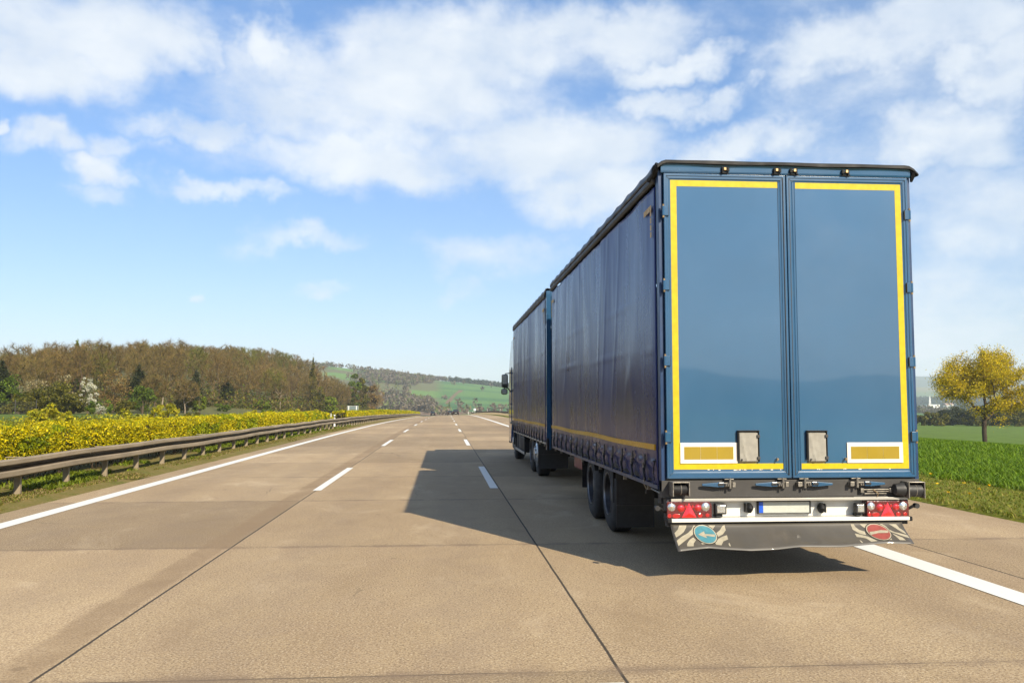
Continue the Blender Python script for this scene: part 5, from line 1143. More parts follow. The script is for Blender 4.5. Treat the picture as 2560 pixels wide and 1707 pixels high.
M['zinc'] = simple('weathered_zinc', (0.27, 0.215, 0.145), 0.6, 0.05, 0.15, 2.5, stretch=(1, 0.3, 1), dirt=((0.17, 0.13, 0.085), 0.6))
M['zinc_dark'] = simple('dark_zinc', (0.10, 0.085, 0.065), 0.6, 0.2, 0.2, 6)
def guardrail(name, label, x, y0, y1, side, rampdown=0.0, step=2.0, posts_max=98):
    """corrugated beam on posts; side +1: the beam faces right"""
    root = empty(name, at(x, y0), label, 'guardrail'); o = np.array(at(x, y0))
    ys = np.arange(y0, y1 + 0.01, 1.0); s = side
    prof = [(0.015, 0.385), (0.0, 0.392), (0.050, 0.408), (0.060, 0.420), (0.060, 0.492), (0.050, 0.503), (-0.200, 0.508), (-0.210, 0.520), (-0.210, 0.600), (-0.200, 0.612), (0.050, 0.615), (0.060, 0.624), (0.060, 0.682), (0.050, 0.696), (0.0, 0.706), (0.015, 0.712)]
    m = len(prof); V = []
    for y in ys:
        k = 1.0 if not rampdown else float(sm((y - y0) / rampdown))
        lap = 0.004 if int((y - y0) / 4) % 2 else 0.0
        X0 = x + float(rc(y)); z0 = float(rz(X0, y))
        for (a, b) in prof: V.append((X0 + s * (a + lap), y, z0 + b - (1 - k) * 0.62 + 0.012 * math.sin(y * 0.37) + 0.008 * math.sin(y * 1.1)))
    i = np.arange(len(V)).reshape(-1, m); F = np.stack([i[:-1, :-1], i[:-1, 1:], i[1:, 1:], i[1:, :-1]], -1).reshape(-1, 4)
    if s < 0: F = F[:, ::-1]
    b = mesh_np('rail_beam', V, F, M['zinc'], root, smooth=False, org=o); so = b.modifiers.new('thickness', 'SOLIDIFY'); so.thickness = 0.006; so.offset = -1
    # lap bolts and end edges every four metres
    lb = MB()
    for y in np.arange(y0 + 2, min(y1, 90), 4.0):
        X, Y, Z = at(x, y)
        for zz in (0.46, 0.62): lb.tube([(X + s*0.054, y, Z + zz), (X + s*0.072, y, Z + zz)], 0.013, 6)
        for zz in (0.455, 0.625): lb.tube([(X + s*0.054, y + 0.16, Z + zz), (X + s*0.070, y + 0.16, Z + zz)], 0.010, 6)
    if len(lb.v): lb.build('bolts', M['zinc_dark'], root)
    pm = None; stuff = MB(); cnt = 0
    for y in np.arange(y0 + 1.3, y1, step):
        if rampdown and y < y0 + rampdown * 0.6: continue
        X, Y, Z = at(x, y)
        if cnt < posts_max:
            if pm is None:
                bb = MB().box(-0.055, 0.055, -0.030, -0.022, -0.35, 0.50).box(-0.055, -0.047, -0.022, 0.030, -0.35, 0.50).box(0.047, 0.055, -0.022, 0.030, -0.35, 0.50)
                pm = bb.build('post', M['zinc'], None); pm.parent = root
                if s < 0: pass
                q = pm
            else: q = pm.copy(); COL.objects.link(q)
            q.location = (X - s*0.115 - o[0], y - o[1], Z - o[2]); cnt += 1
        else: stuff.box(X - s*0.075 - 0.05, X - s*0.075 + 0.04, y - 0.03, y + 0.03, Z - 0.3, Z + 0.6)
    if len(stuff.v): stuff.build('far_posts', M['zinc'], root)['kind'] = 'stuff'
    sp = MB()
    for y in np.arange(y0 + 3.3, min(y1, 120), 4.0):
        X, Y, Z = at(x, y); sp.box(X - s*0.33 - 0.0, X - s*0.03, y - 0.03, y + 0.03, Z + 0.690, Z + 0.702) if s > 0 else None
    if len(sp.v): sp.build('spacer_plates', M['zinc'], root)
    return root
guardrail('guardrail', 'weathered steel guardrail on many posts in front of the yellow hedges', -7.40, 5.0, 262, 1)
guardrail('guardrail', 'guardrail beyond the hard shoulder whose near end bends down to the ground behind the lorry', 8.75, 111, 300, -1, rampdown=11, posts_max=70)

# ------------------------------------------------------------------ grass and other ground cover
def blades(name, label, rng, P, h, wd, pal, lean=0.35, curl=0.5, cat='grass'):
    n = len(P); a = rng.uniform(0, 2*PI, n); dx, dy = np.cos(a), np.sin(a); H = (h * rng.uniform(0.55, 1.25, n))[:, None]
    d = np.stack([dx * lean, dy * lean, np.ones(n)], 1); s = np.stack([-dy, dx, np.zeros(n)], 1) * wd
    m_ = P + d * H * 0.55; e = P + d * H * 0.9 + np.stack([dx, dy, -0.25 * np.ones(n)], 1) * H * curl * 0.45
    V = np.stack([P - s, P + s, m_ + s * 0.9, m_ - s * 0.9, e], 1).reshape(-1, 3); b = np.arange(n)[:, None] * 5
    c = np.array(PAL[pal] if isinstance(pal, str) else pal, float); c = c[rng.integers(0, len(c), n)] * rng.uniform(0.8, 1.2, (n, 1))
    o = mesh_np(name, V, [b + np.array([[0, 1, 2, 3]]), b + np.array([[3, 2, 4]])], M['leaf'], col=np.repeat(c, 5, 0)); tag(o, label, kind='stuff'); return o
rng = np.random.default_rng(77)
MOSS = [(0.18, 0.15, 0.03), (0.12, 0.125, 0.02), (0.24, 0.18, 0.06), (0.14, 0.17, 0.015), (0.28, 0.21, 0.09)]
def band(n, x0, x1, y0, y1, pw=1.0):
    y = y0 + (y1 - y0) * rng.random(n)**pw; x = rng.uniform(x0, x1, n); X = x + rc(y); return X, y, rz(X, y)
# verge soil strips: real low banks over the ground sheet
def bank(name, x0, x1, h, mat, label, y1=300, prof=None):
    xs = np.linspace(x0, x1, 9); ys = axis((2, 60, 0.35), (60, 140, 2), (140, y1, 6)); X, Y = np.meshgrid(xs, ys)
    u = (X - x0) / (x1 - x0); e = np.minimum(sm(u / 0.12), sm((1 - u) / 0.12)); edge = 0.09 * (vnoise(Y * 2.2, X * 0, 5) - 0.5) * ((u < 0.01) | (u > 0.99))
    Xc = X + edge + rc(Y); Z = rz(Xc, Y) - 0.05 + e * (h + 0.05 + 0.05 * (fbm(X * 2.5, Y * 2.5, 6) - 0.4))
    i = np.arange(X.size).reshape(X.shape); F = np.stack([i[:-1, :-1], i[:-1, 1:], i[1:, 1:], i[1:, :-1]], -1).reshape(-1, 4)
    o = mesh_np(name, np.stack([Xc, Y, Z], -1).reshape(-1, 3), F, mat, smooth=True); tag(o, label, kind='structure'); return o
def soilmat(name, a, b, c):
    t = MT(name); n = t.noise(1.6, 7, 0.7); n2 = t.noise(22, 4, 0.7); base = t.mix(t.step(n, 0.35, 0.65), a, b); base = t.mix(t.step(n2, 0.45, 0.7, 0, 0.8), base, c)
    t.set(base=base, rough=0.95, spec=0.1); t.bump(n2, 0.8, 0.02); return t.m
M['verge'] = soilmat('verge_soil', (0.17, 0.13, 0.045), (0.10, 0.105, 0.018), (0.24, 0.18, 0.09))
M['verge_green'] = soilmat('verge_green', (0.11, 0.135, 0.012), (0.15, 0.16, 0.018), (0.18, 0.15, 0.045))
bank('central_verge', -11.1, -6.55, 0.035, M['verge'], 'mossy soil strip under the guardrail and hedge')
bank('right_verge', 7.93, 10.9, 0.05, M['verge_green'], 'grassy strip between the hard shoulder and the field')
X, y, z = band(60000, -7.9, -6.62, 8, 70, 1.5); k = fbm(X * 1.5, y * 0.6, 4) + 0.25 * (X > -7.0) < 0.62; P = np.stack([X, y, z + 0.02], 1)[k]
blades('verge_moss', 'short moss and dry grass along the left edge of the road', rng, P, 0.05, 0.010, MOSS)
X, y, z = band(30000, -8.6, -7.25, 8, 70, 1.4); k = fbm(X * 1.2, y * 0.45, 14) > 0.50; P = np.stack([X, y, z + 0.02], 1)[k]
blades('verge_weeds', 'bright green weeds around the guardrail posts', rng, P, 0.13, 0.014, 'lime', 0.5, 0.8)
# right verge and young wheat
X, y, z = band(42000, 7.98, 11.0, 8, 60, 1.3); P = np.stack([X, y, z + 0.03], 1)
blades('verge_grass', 'rough grass beside the hard shoulder', rng, P, 0.08, 0.008, [(0.19, 0.19, 0.02), (0.14, 0.17, 0.015), (0.24, 0.20, 0.045), (0.12, 0.16, 0.012)], 0.5, 0.8)
n = 190000; y = 11 + 45 * rng.random(n)**1.25; q = rng.uniform(0.30, 1.05, n); x = y * q; k = (x > 10.4 + 0.4 * vnoise(y, y * 0, 3)); x, y = x[k], y[k]
P = np.stack([x, y, land(x, y)], 1); rowg = 0.85 + 0.3 * fbm(x / 2.2, y / 2.2, 44)
o = blades('wheat_field', 'dense young green wheat in the field right of the trailer', rng, P, 0.20 * rowg, 0.010, [(0.100, 0.180, 0.008), (0.135, 0.225, 0.010), (0.070, 0.135, 0.008), (0.17, 0.25, 0.014)], 0.35, 0.7)
# dandelions
fl = []
for k in range(46):
    yy = rng.uniform(11, 32); xx = rng.uniform(8.5, 10.6) if rng.random() < 0.75 else rng.uniform(8.2, 11); fl.append((xx, yy))
fl = np.array(fl); z = rz(fl[:, 0], fl[:, 1]) + rng.uniform(0.08, 0.16, len(fl)); Cn = np.repeat(np.stack([fl[:, 0], fl[:, 1], z], 1), 16, 0); Cn = Cn + rng.normal(0, 0.012, Cn.shape) * [1, 1, 0.4]
V, F, c = leaves(rng, Cn, 0.022, [(0.75, 0.50, 0.01), (0.85, 0.62, 0.02)], flat=0.8); o = mesh_np('dandelions', V, F, M['leaf'], col=c); tag(o, 'yellow dandelions scattered in the grass beside the hard shoulder', kind='stuff')

# ------------------------------------------------------------------ single trees and bushes on the left
def place(u, Y):                       # a bearing (pixels right of the road's vanishing line at 2192 per unit slope) to a sideways distance
    a = (u - 1280) / 2192; return Y * (a * math.cos(YAW) + 1.0026 * math.sin(YAW)) / (1.0026 * math.cos(YAW) - a * math.sin(YAW))
def top_h(x, y, v):
    d = x * math.sin(YAW) + y * math.cos(YAW)      # distance along the view axis
    return max(0.8, CAM_H + (1011 - v) / 2192 * d - gz(x, y))
LEFT = [
 # name, label, u, Y, v_top, width m, palette, clumps, per, leaf, kwargs
 ('bush', 'rounded olive bush at the left end of the wood, below the cream-flowered shrubs', 143, 122, 950, 7.0, 'olive', 36, 120, 0.16, {}),
 ('bush', 'low olive bush nearest the left edge of the wood, beside the wire fence', 52, 120, 984, 5.5, 'olive', 26, 100, 0.15, {}),
 ('bush', 'tall green bush second from the left, just right of the dark pine', 32, 126, 931, 4.2, 'green', 28, 100, 0.15, {}),
 ('bush', 'broad olive bush left of the white blossoming tree, its top touching the cream shrub', 182, 126, 957, 5.0, 'olive', 28, 110, 0.15, {}),
 ('bush', 'dark olive bush between the low left bush and the rounded one', 92, 123, 964, 5.6, 'olive', 28, 100, 0.15, {}),
 ('flowering_shrub', 'cream-tipped shrub behind the olive bushes, left of the two cream ones', 88, 133, 937, 5.6, 'pale', 30, 60, 0.13, {}),
 ('flowering_shrub', 'cream-tipped shrub directly left of the white blossoming tree', 163, 133, 931, 4.2, 'pale', 24, 60, 0.13, {}),
 ('bush', 'spreading bush with rusty orange twigs right of the white blossoming tree', 283, 134, 919, 5.6, 'orange', 34, 90, 0.13, {}),
 ('bush', 'low green bush at the foot of the white blossoming tree', 250, 122, 996, 5.0, 'green', 22, 90, 0.14, {}),
 ('bush', 'light green bush with a rounded top below the dark pine', 356, 138, 962, 4.4, 'green', 26, 110, 0.15, {}),
 ('bush', 'low dark green bush right of the rusty orange bush', 318, 128, 1000, 4.4, 'olive', 20, 90, 0.14, {}),
 ('bush', 'dark bush wrapped round the tree with the pale trunk', 462, 150, 958, 4.0, 'olive', 26, 110, 0.16, {}),
 ('bush', 'bright yellow-green bush right of the pale trunk', 499, 150, 978, 2.6, 'lime', 18, 80, 0.15, {}),
 ('bush', 'small green bush at the foot of the wood midway along', 560, 172, 1000, 4.2, 'green', 18, 80, 0.18, {}),
 ('bush', 'yellow-green bush at the foot of the wood left of the fence posts', 655, 205, 998, 5.5, 'lime', 20, 80, 0.22, {}),
 ('bush', 'bright green tall bush at the wood edge above the white fence posts', 826, 262, 985, 5.2, 'lime', 26, 90, 0.26, {}),
 ('bush', 'olive tall bush inside the wood edge left of the bright green one', 795, 255, 962, 5.5, 'olive', 22, 80, 0.26, {}),
]
for i, (nm, lb, u, Y, v, w, pal, cl, per, lf, kw) in enumerate(LEFT):
    x = place(u, Y); plant(nm, lb, 'bush' if nm == 'bush' else 'shrub', x, Y, w, top_h(x, Y, v), pal, cl, per, lf, 'bushes along the edge of the wood', 20 + i, **kw)
x = place(220, 126); plant('blossoming_tree', 'slender tree covered in white blossom at the edge of the wood', 'tree', x, 126, 3.0, top_h(x, 126, 925), 'blossom', 40, 90, 0.075, None, 3, stems=3, low=0.2, crown_name='blossom', wide=0.22)
x = place(252, 120); plant('blossoming_shrub', 'small low shrub with white blossom below right of the blossoming tree', 'shrub', x, 120, 1.8, 1.7, 'blossom', 12, 60, 0.06, None, 4, stems=3, crown_name='blossom', wide=0.3)
def conifer(name, label, u, Y, v, w, pal, seed, tiers=13, per=130, leaf=0.22, dropdown=0.12, low=0.12):
    rng = np.random.default_rng(seed); x = place(u, Y); z = gz(x, Y); h = top_h(x, Y, v); root = empty(name, (x, Y, z), label, 'tree', None)
    pts = []
    for k in range(tiers):
        f = k / (tiers - 1); zz = h * (low + (0.97 - low) * f); rr = w / 2 * (1 - f)**0.8 * rng.uniform(0.75, 1.15) + 0.12
        nb = max(4, int(9 * (1 - f) + 4))
        for b in range(nb):
            a = rng.uniform(0, 2*PI); L = rr * rng.uniform(0.7, 1.15); t = rng.random(int(per / 2.2 * (0.3 + 1 - f)))**0.7
            p = np.stack([np.cos(a) * L * t, np.sin(a) * L * t, zz - dropdown * L * t * 2 + rng.normal(0, 0.10 + h * 0.35 / tiers, len(t))], 1) + rng.normal(0, 0.11 + 0.05 * L, (len(t), 3)) * [1, 1, 0.6]
            pts.append(p)
    pts = np.concatenate(pts); V, F, c = leaves(rng, pts, leaf, PAL[pal], flat=0.5, aspect=0.35)
    mesh_np('foliage', V, F, M['leaf'], root, col=c)
    b = MB().tube([(x, Y, z - 0.3), (x, Y, z + h * 0.5), (x, Y, z + h * 0.98)], [0.022 * h, 0.014 * h, 0.004 * h], 8); b.build('trunk', M['dark_bark'], root, smooth=True); return root
conifer('pine_tree', 'dark pine at the far left edge of the photo', 2, 128, 903, 4.6, 'dark', 1, low=0.25)
conifer('spruce_tree', 'light green spruce rising above the leafless wood on the hilltop', 188, 205, 853, 5.2, 'lime', 2, tiers=16, per=170, leaf=0.26)
conifer('pine_tree', 'dark pine with flat layered boughs inside the bare wood', 344, 150, 920, 5.0, 'dark', 3, tiers=8, per=220, leaf=0.2, low=0.45)
conifer('pine_tree', 'small dark pine top above the bush with the pale trunk', 488, 168, 928, 3.2, 'dark', 4, tiers=8, leaf=0.2, low=0.4)
conifer('pine_tree', 'dark pine crown half hidden in the middle of the wood', 567, 196, 946, 3.6, 'dark', 5, tiers=7, leaf=0.22, low=0.4)
conifer('spruce_tree', 'thin dark spruce standing out of the skyline of the wood', 781, 262, 896, 3.4, 'olive', 6, tiers=10, leaf=0.24, low=0.3)
x = place(887, 335); plant('edge_tree', 'yellow-green tree at the right end of the wood, tallest there', 'tree', x, 335, 6.5, top_h(x, 335, 924), 'green', 40, 130, 0.36, None, 207, stems=1, crown_name='crown', low=0.1, shape=0.8)
x = place(907, 345); plant('edge_tree', 'olive-green tree just right of the tallest yellow-green one', 'tree', x, 345, 7.0, top_h(x, 345, 938), 'olive', 36, 130, 0.36, None, 208, stems=1, crown_name='crown', low=0.1)
x = place(925, 372); plant('edge_tree', 'low olive tree left of the rusty tree at the end of the wood', 'tree', x, 372, 7.5, top_h(x, 372, 950), 'orange', 34, 120, 0.36, None, 209, stems=1, crown_name='crown', low=0.1)
bt = [('bare_tree', 'leafless tree with a pale forked trunk standing in the dark bush', 463, 147, 948, 4.4, 'brown', 'pale_bark'),
      ('bare_tree', 'leafless grey-brown tree right of the dark layered pine', 386, 143, 935, 4.6, 'brown', 'bark'),
      ('bare_tree', 'rust-brown tree closing the right end of the wood', 938, 392, 957, 9.0, 'orange', 'bark'),
      ('bare_tree', 'tall rust-brown leafless tree on the skyline right of the thin dark spruce', 800, 268, 905, 6.0, 'orange', 'bark'),
      ('bare_tree', 'leafless tree with a curved pale stem above the second hedge gap', 700, 225, 950, 5.0, 'brown', 'pale_bark')]
for i, (nm, lb, u, Y, v, w, pal, bk) in enumerate(bt):
    x = place(u, Y); h = top_h(x, Y, v); bare_tree(nm, lb, x, Y, h, w, 300 + i, pal, 'single leafless trees at the edge of the wood', bk, n_att=220, twigs=9, tl=0.8 + h * 0.03, tw=0.022 + Y * 0.00002, rb=0.02 * h)
x = place(404, 112); b = MB().tube([(x, 112, gz(x, 112) - 0.2), (x + 0.05, 112, gz(x, 112) + 1.1), (x + 0.16, 112, gz(x, 112) + 2.3)], [0.13, 0.11, 0.08], 8)
o = b.build('tree_stump', M['pale_bark'], None, smooth=True); tag(o, 'tall broken pale trunk without branches in front of the wood', 'tree stump')

# yellow-green wild shrubs beyond the opposite carriageway
WILD = [(105, 53, 1003, 2.2, 'scrub'), (132, 54.5, 1007, 2.2, 'scrub'), (172, 56, 1022, 1.8, 'scrub'), (318, 66, 1020, 2.0, 'scrub'), (395, 73, 1016, 1.6, 'scrub'), (428, 76, 1002, 2.2, 'scrub'), (500, 84, 1028, 2.4, 'olive'), (590, 100, 1024, 2.4, 'scrub'), (640, 112, 1018, 3.4, 'scrub'), (672, 120, 1022, 3.0, 'green'), (735, 148, 1020, 4.0, 'scrub'), (784, 165, 1017, 4.2, 'scrub')]
WL = ['upright yellow-green shrub behind the left end of the hedge, leftmost of its row', 'second yellow-green shrub behind the left end of the hedge', 'low yellow-green shrub right of the two upright ones', 'low yellow shrub below the light green bush', 'small yellow shrub at the foot of the broken pale trunk', 'tall spiky yellow shrub right of the broken pale trunk', 'low olive shrub right of the tall spiky yellow one', 'yellow-green shrub before the wood, midway along the hedge', 'broad yellow shrub before the second half of the wood', 'green shrub right of the broad yellow one', 'rounded yellow-green shrub where the first hedge ends', 'rounded yellow-green shrub just left of the white fence posts']
for i, (u, Y, v, w, pal) in enumerate(WILD):
    x = min(place(u, Y), -23.2); plant('wild_shrub', WL[i], 'shrub', x, Y, w, top_h(x, Y, v), pal, 20, 90, 0.05 + Y * 0.0008, 'wild shrubs beyond the opposite carriageway', 60 + i, stems=9, low=0.05, wide=0.3)
rng = np.random.default_rng(91); n = 52000; y = 36 + 264 * rng.random(n)**1.6; x = -23.0 - rng.random(n)**1.4 * (3.5 + y * 0.03)
hh = (0.35 + 1.15 * np.clip(fbm(x / 3, y / 5, 52) - 0.25, 0, 1)) * (y > 36); z = land(x, y) + rng.random(n) * hh; X = x + rc(y)
V, F, c = leaves(rng, np.stack([X, y, z], 1), 0.05 + y * 0.0009, PAL['scrub'] + PAL['olive'][:2])
o = mesh_np('low_scrub', V, F, M['leaf'], col=c); tag(o, 'low yellow-green scrub on the far side of the opposite carriageway', kind='stuff')

# ------------------------------------------------------------------ the big yellowish tree in the field
def willow():
    rng = np.random.default_rng(12); Y = 108.0; x = place(2458, Y)
    z = gz(x, Y); H = top_h(x, Y, 868); W_ = 15.0
    root = empty('field_tree', (x, Y, z), 'large spreading tree with yellow spring leaves standing alone in the green field', 'tree')
    cl = [((-4.2, 0, 0.66), (2.0, 2.0, 1.6)), ((-2.4, 1, 0.80), (2.1, 2.1, 1.5)), ((0.2, -1, 0.86), (2.3, 2.2, 1.5)), ((2.6, 0.5, 0.86), (2.0, 2.0, 1.6)), ((4.6, -0.5, 0.70), (2.4, 2.2, 1.7)), ((6.4, 0, 0.52), (2.2, 2.2, 1.8)), ((-2.6, -2, 0.58), (1.8, 2.0, 1.4)), ((1.8, 1.5, 0.62), (2.4, 2.4, 1.6)), ((3.8, 1.0, 0.42), (1.9, 1.9, 1.3)), ((0.8, -1.5, 0.42), (1.5, 1.5, 1.1)), ((-0.8, 2, 0.66), (2, 2, 1.5)), ((0, -3, 0.7), (2, 1.8, 1.5)), ((2, 3.4, 0.72), (2, 2, 1.5)), ((-3, 3, 0.6), (2, 2, 1.4)), ((2.0, -0.6, 0.24), (0.9, 0.9, 0.6)), ((-4.9, -0.4, 0.50), (1.3, 1.5, 0.9))]
    att = np.concatenate([ellip(rng, int(60 * r[0] * r[2] / 3), (c[0], c[1], c[2] * H), r, 0.2) for c, r in cl])
    P, par, w, ch = colonize(rng, att, (0, 0, -0.4), step=0.42, infl=5.5, kill=0.75, trunk=2.6, iters=90, jitter=0.16)
    V, F, c = skel_mesh(P, par, w, 0.29, (0.06, 0.045, 0.03), 0.020, 7, 1.35, 0.52)
    mesh_np('trunk', V, F, M['dark_bark'], root, smooth=True)
    i = np.nonzero(w < 30)[0]; i = i[i > 6]; reps = np.repeat(i, 120); A = P[reps] + rng.normal(0, 0.50, (len(reps), 3)) * [1, 1, 0.85]
    keep = fbm(A[:, 0] * 0.8 + 3, A[:, 2] * 0.9 + A[:, 1] * 0.4, 71) > 0.36; A = A[keep]
    V, F, c = leaves(rng, A, 0.105, PAL['willow'], aspect=0.45); tone = np.repeat(0.72 + 0.6 * fbm(A[:, 0] * 0.5, A[:, 2] * 0.6, 73), 4)[:, None]
    mesh_np('foliage', V, F, M['leaf'], root, col=c * tone)
    j = np.repeat(i, 3); d = (P[j] - P[par[j]]) * 2 + rng.normal(0, 0.5, (len(j), 3)) + [0, 0, 0.1]; V, F4, F3, c = ribbons(rng, P[j], d, rng.uniform(0.4, 1.0, len(j)), 0.016, np.array([0.09, 0.07, 0.035]) * np.ones((len(j), 1)))
    mesh_np('twigs', V, [F4, F3], M['twig'], root, col=c)
willow()

# ------------------------------------------------------------------ trees and town in the valley on the right
RT = [(2297, 325, 1036, 8), (2332, 300, 1025, 13), (2362, 330, 1022, 9), (2386, 318, 1017, 12), (2412, 336, 1021, 10), (2436, 310, 1014, 13), (2462, 332, 1010, 10), (2486, 322, 1016, 11), (2508, 340, 1008, 11), (2534, 315, 1013, 13), (2560, 330, 1006, 12), (2586, 326, 1004, 11), (2270, 330, 1005, 11), (2235, 330, 1004, 11)]
RL = ['grey-green rounded tree beyond the field, right beside the trailer', 'rounded tree second from the trailer beyond the green field', 'low dark tree third from the trailer beyond the green field', 'dark tree left of the big yellow tree beyond the field', 'dark tree behind the left side of the big yellow tree', 'dark tree behind the left half of the yellow crown', 'dark tree directly left of the yellow tree trunk', 'dark tree directly right of the yellow tree trunk', 'dark tree behind the right half of the yellow crown', 'tall dark tree near the right edge beyond the field', 'dark tree at the right edge of the photo beyond the field', 'dark tree just outside the right edge', 'tree beyond the field hidden mostly by the trailer', 'tree beyond the field behind the trailer']
for i, (u, Y, v, w) in enumerate(RT[:11]):
    x = place(u, Y); plant('hedgerow_tree', RL[i], 'tree', x, Y, w, top_h(x, Y, v) , ('olive', 'olive', 'bluegreen', 'dark')[i % 4], 40, 150, 0.36, 'trees along the far side of the green field', 120 + i, stems=1, low=0.05, wide=0.36, crown_name='crown')
def hillwoods():
    rng = np.random.default_rng(31); N_ = 30000
    r = 545 + (2500 - 545) * rng.random(N_)**1.1; q = np.where(rng.random(N_) < 0.62, rng.uniform(-0.30, 0.13, N_), rng.uniform(0.40, 0.80, N_)); x = q * r; y = r
    k = woodmask(x, y) > 0.56; k |= (rng.random(N_) < 0.007) & (q < 0.13); k &= ~((q < 0.13) & (y > 1620))
    k &= ~((y < 760) & (q > -0.10)); k |= (y > 640) & (y < 800) & (q > -0.12) & (q < 0.10) & (rng.random(N_) < 0.05)
    x, y = x[k], y[k]; z = land(x, y); n = len(x); m = 22
    h = rng.uniform(5, 10, n) * np.interp(y, [545, 900], [0.7, 1.0]); cr = rng.uniform(2.6, 4.6, n)
    P = np.repeat(np.stack([x, y, z + h * 0.55], 1), m, 0); d = rng.normal(0, 1, (n * m, 3)); d /= np.linalg.norm(d, axis=1)[:, None]
    P = P + d * np.stack([np.repeat(cr, m), np.repeat(cr, m), np.repeat(h * 0.5, m)], 1) * (rng.random((n * m, 1))**0.4)
    con = ((fbm(x / 120, y / 120, 61) > 0.60) | ((x * 1500 / y > 10) & (y > 1400))) & (y > 800)
    pal = np.where(con[:, None], np.array([0.040, 0.060, 0.042]), np.where((rng.random(n) < 0.25)[:, None], np.array([0.12, 0.14, 0.045]), np.array([0.14, 0.115, 0.08]))) * rng.uniform(0.75, 1.2, (n, 1))
    V, F, _ = leaves(rng, P, 1.5, [(1, 1, 1)], aspect=0.6); c = np.repeat(np.repeat(pal, m, 0) * rng.uniform(0.85, 1.15, (n * m, 1)), 4, 0)
    o = mesh_np('hill_woods', V, F, M['leaf'], col=c); tag(o, 'woods and thickets covering the far hillsides', kind='stuff')
    return n
hillwoods()
M['town_white'] = simple('town_white', (0.75, 0.74, 0.70), 0.6, 0, 0.04, 0.3); M['town_roof'] = simple('town_roof', (0.30, 0.20, 0.16), 0.7, 0, 0.1, 0.4); M['town_grey'] = simple('town_grey', (0.45, 0.46, 0.47), 0.5, 0, 0.08, 0.4)
def building(label, u, v0, v1, wpx, Y, depth, flat=True, roof='town_grey', group='pale buildings of the distant town'):
    x = place(u, Y); k = (x * math.sin(YAW) + Y * math.cos(YAW)) / 2192; w = wpx * k; z1 = CAM_H + (1011 - v0) * k; z0 = CAM_H + (1011 - v1) * k; g = gz(x, Y)
    root = empty('town_building', (x, Y, g - 1), label, 'building', group); zb = min(g - 1, z0)
    MB().box(x - w/2, x + w/2, Y, Y + depth, zb, z1).build('wall', M['town_white'], root)
    if flat: MB().box(x - w/2 - 0.4, x + w/2 + 0.4, Y - 0.4, Y + depth + 0.4, z1 + 0.003, z1 + 0.8).build('roof', M[roof], root)
    else: MB().prism([(Y - 0.5, z1 + 0.003), (Y + depth / 2, z1 + 3.2), (Y + depth + 0.5, z1 + 0.003)], 0, x - w/2 - 0.5, x + w/2 + 0.5).build('roof', M[roof], root)
    n = max(2, int(w / 4))
    b = MB()
    for i in range(n): xx = x - w/2 + (i + 0.5) * w / n; b.box(xx - 0.8, xx + 0.8, Y - 0.06, Y + 0.05, z1 - 2.6, z1 - 1.2)
    b.build('window_row', M['glass'], root)
# u/v measured at the photo's own scale
for a in [('long white factory hall below the mast in the distant town', 2335, 1012, 1022, 30, 1380, 26), ('low white hall left of the mast, nearest the trailer', 2303, 1016, 1022, 24, 1400, 22), ('white hall lower down in the town, just right of the trailer', 2310, 1024, 1030, 16, 1240, 20), ('narrow white block left of the lower hall', 2292, 1023, 1029, 8, 1260, 14), ('small white house right of the mast', 2370, 1013, 1020, 7, 1380, 10, False, 'town_roof'), ('second small white house right of the mast, seen left of the yellow tree', 2381, 1012, 1019, 6, 1390, 10, False, 'town_roof'), ('small white house seen under the right side of the yellow crown', 2522, 1035, 1041, 8, 1100, 10, False, 'town_roof'), ('pale farm building among trees ahead of the road', 1128, 1001, 1005, 5, 1050, 9, False, 'town_grey'), ('tiny white house on the slope above the road ahead', 1199, 982, 985, 6, 1250, 9, False, 'town_roof')]: building(*a)
x = place(2325, 1400); g = gz(x, 1400); m = MB(); k = 1400 / 2192
for s_ in (-1, 1): m.tube([(x + s_*2.2, 1400, g), (x + s_*0.5, 1400, CAM_H + (1011 - 991) * k)], 0.45, 5)
for i in range(9): m.tube([(x - 2.2 + i*0.19, 1400, g + i*2.2), (x + 2.2 - i*0.19, 1400, g + (i+1)*2.2)], 0.3, 4)
root = empty('lattice_mast', (x, 1400, g), 'pale lattice mast rising above the white halls of the distant town', 'mast'); m.build('mast', M['town_white'], root)
MB().tube([(x, 1400, CAM_H + (1011 - 991) * k), (x, 1400, CAM_H + (1011 - 986) * k)], 0.35, 5).build('antenna', M['town_grey'], root)

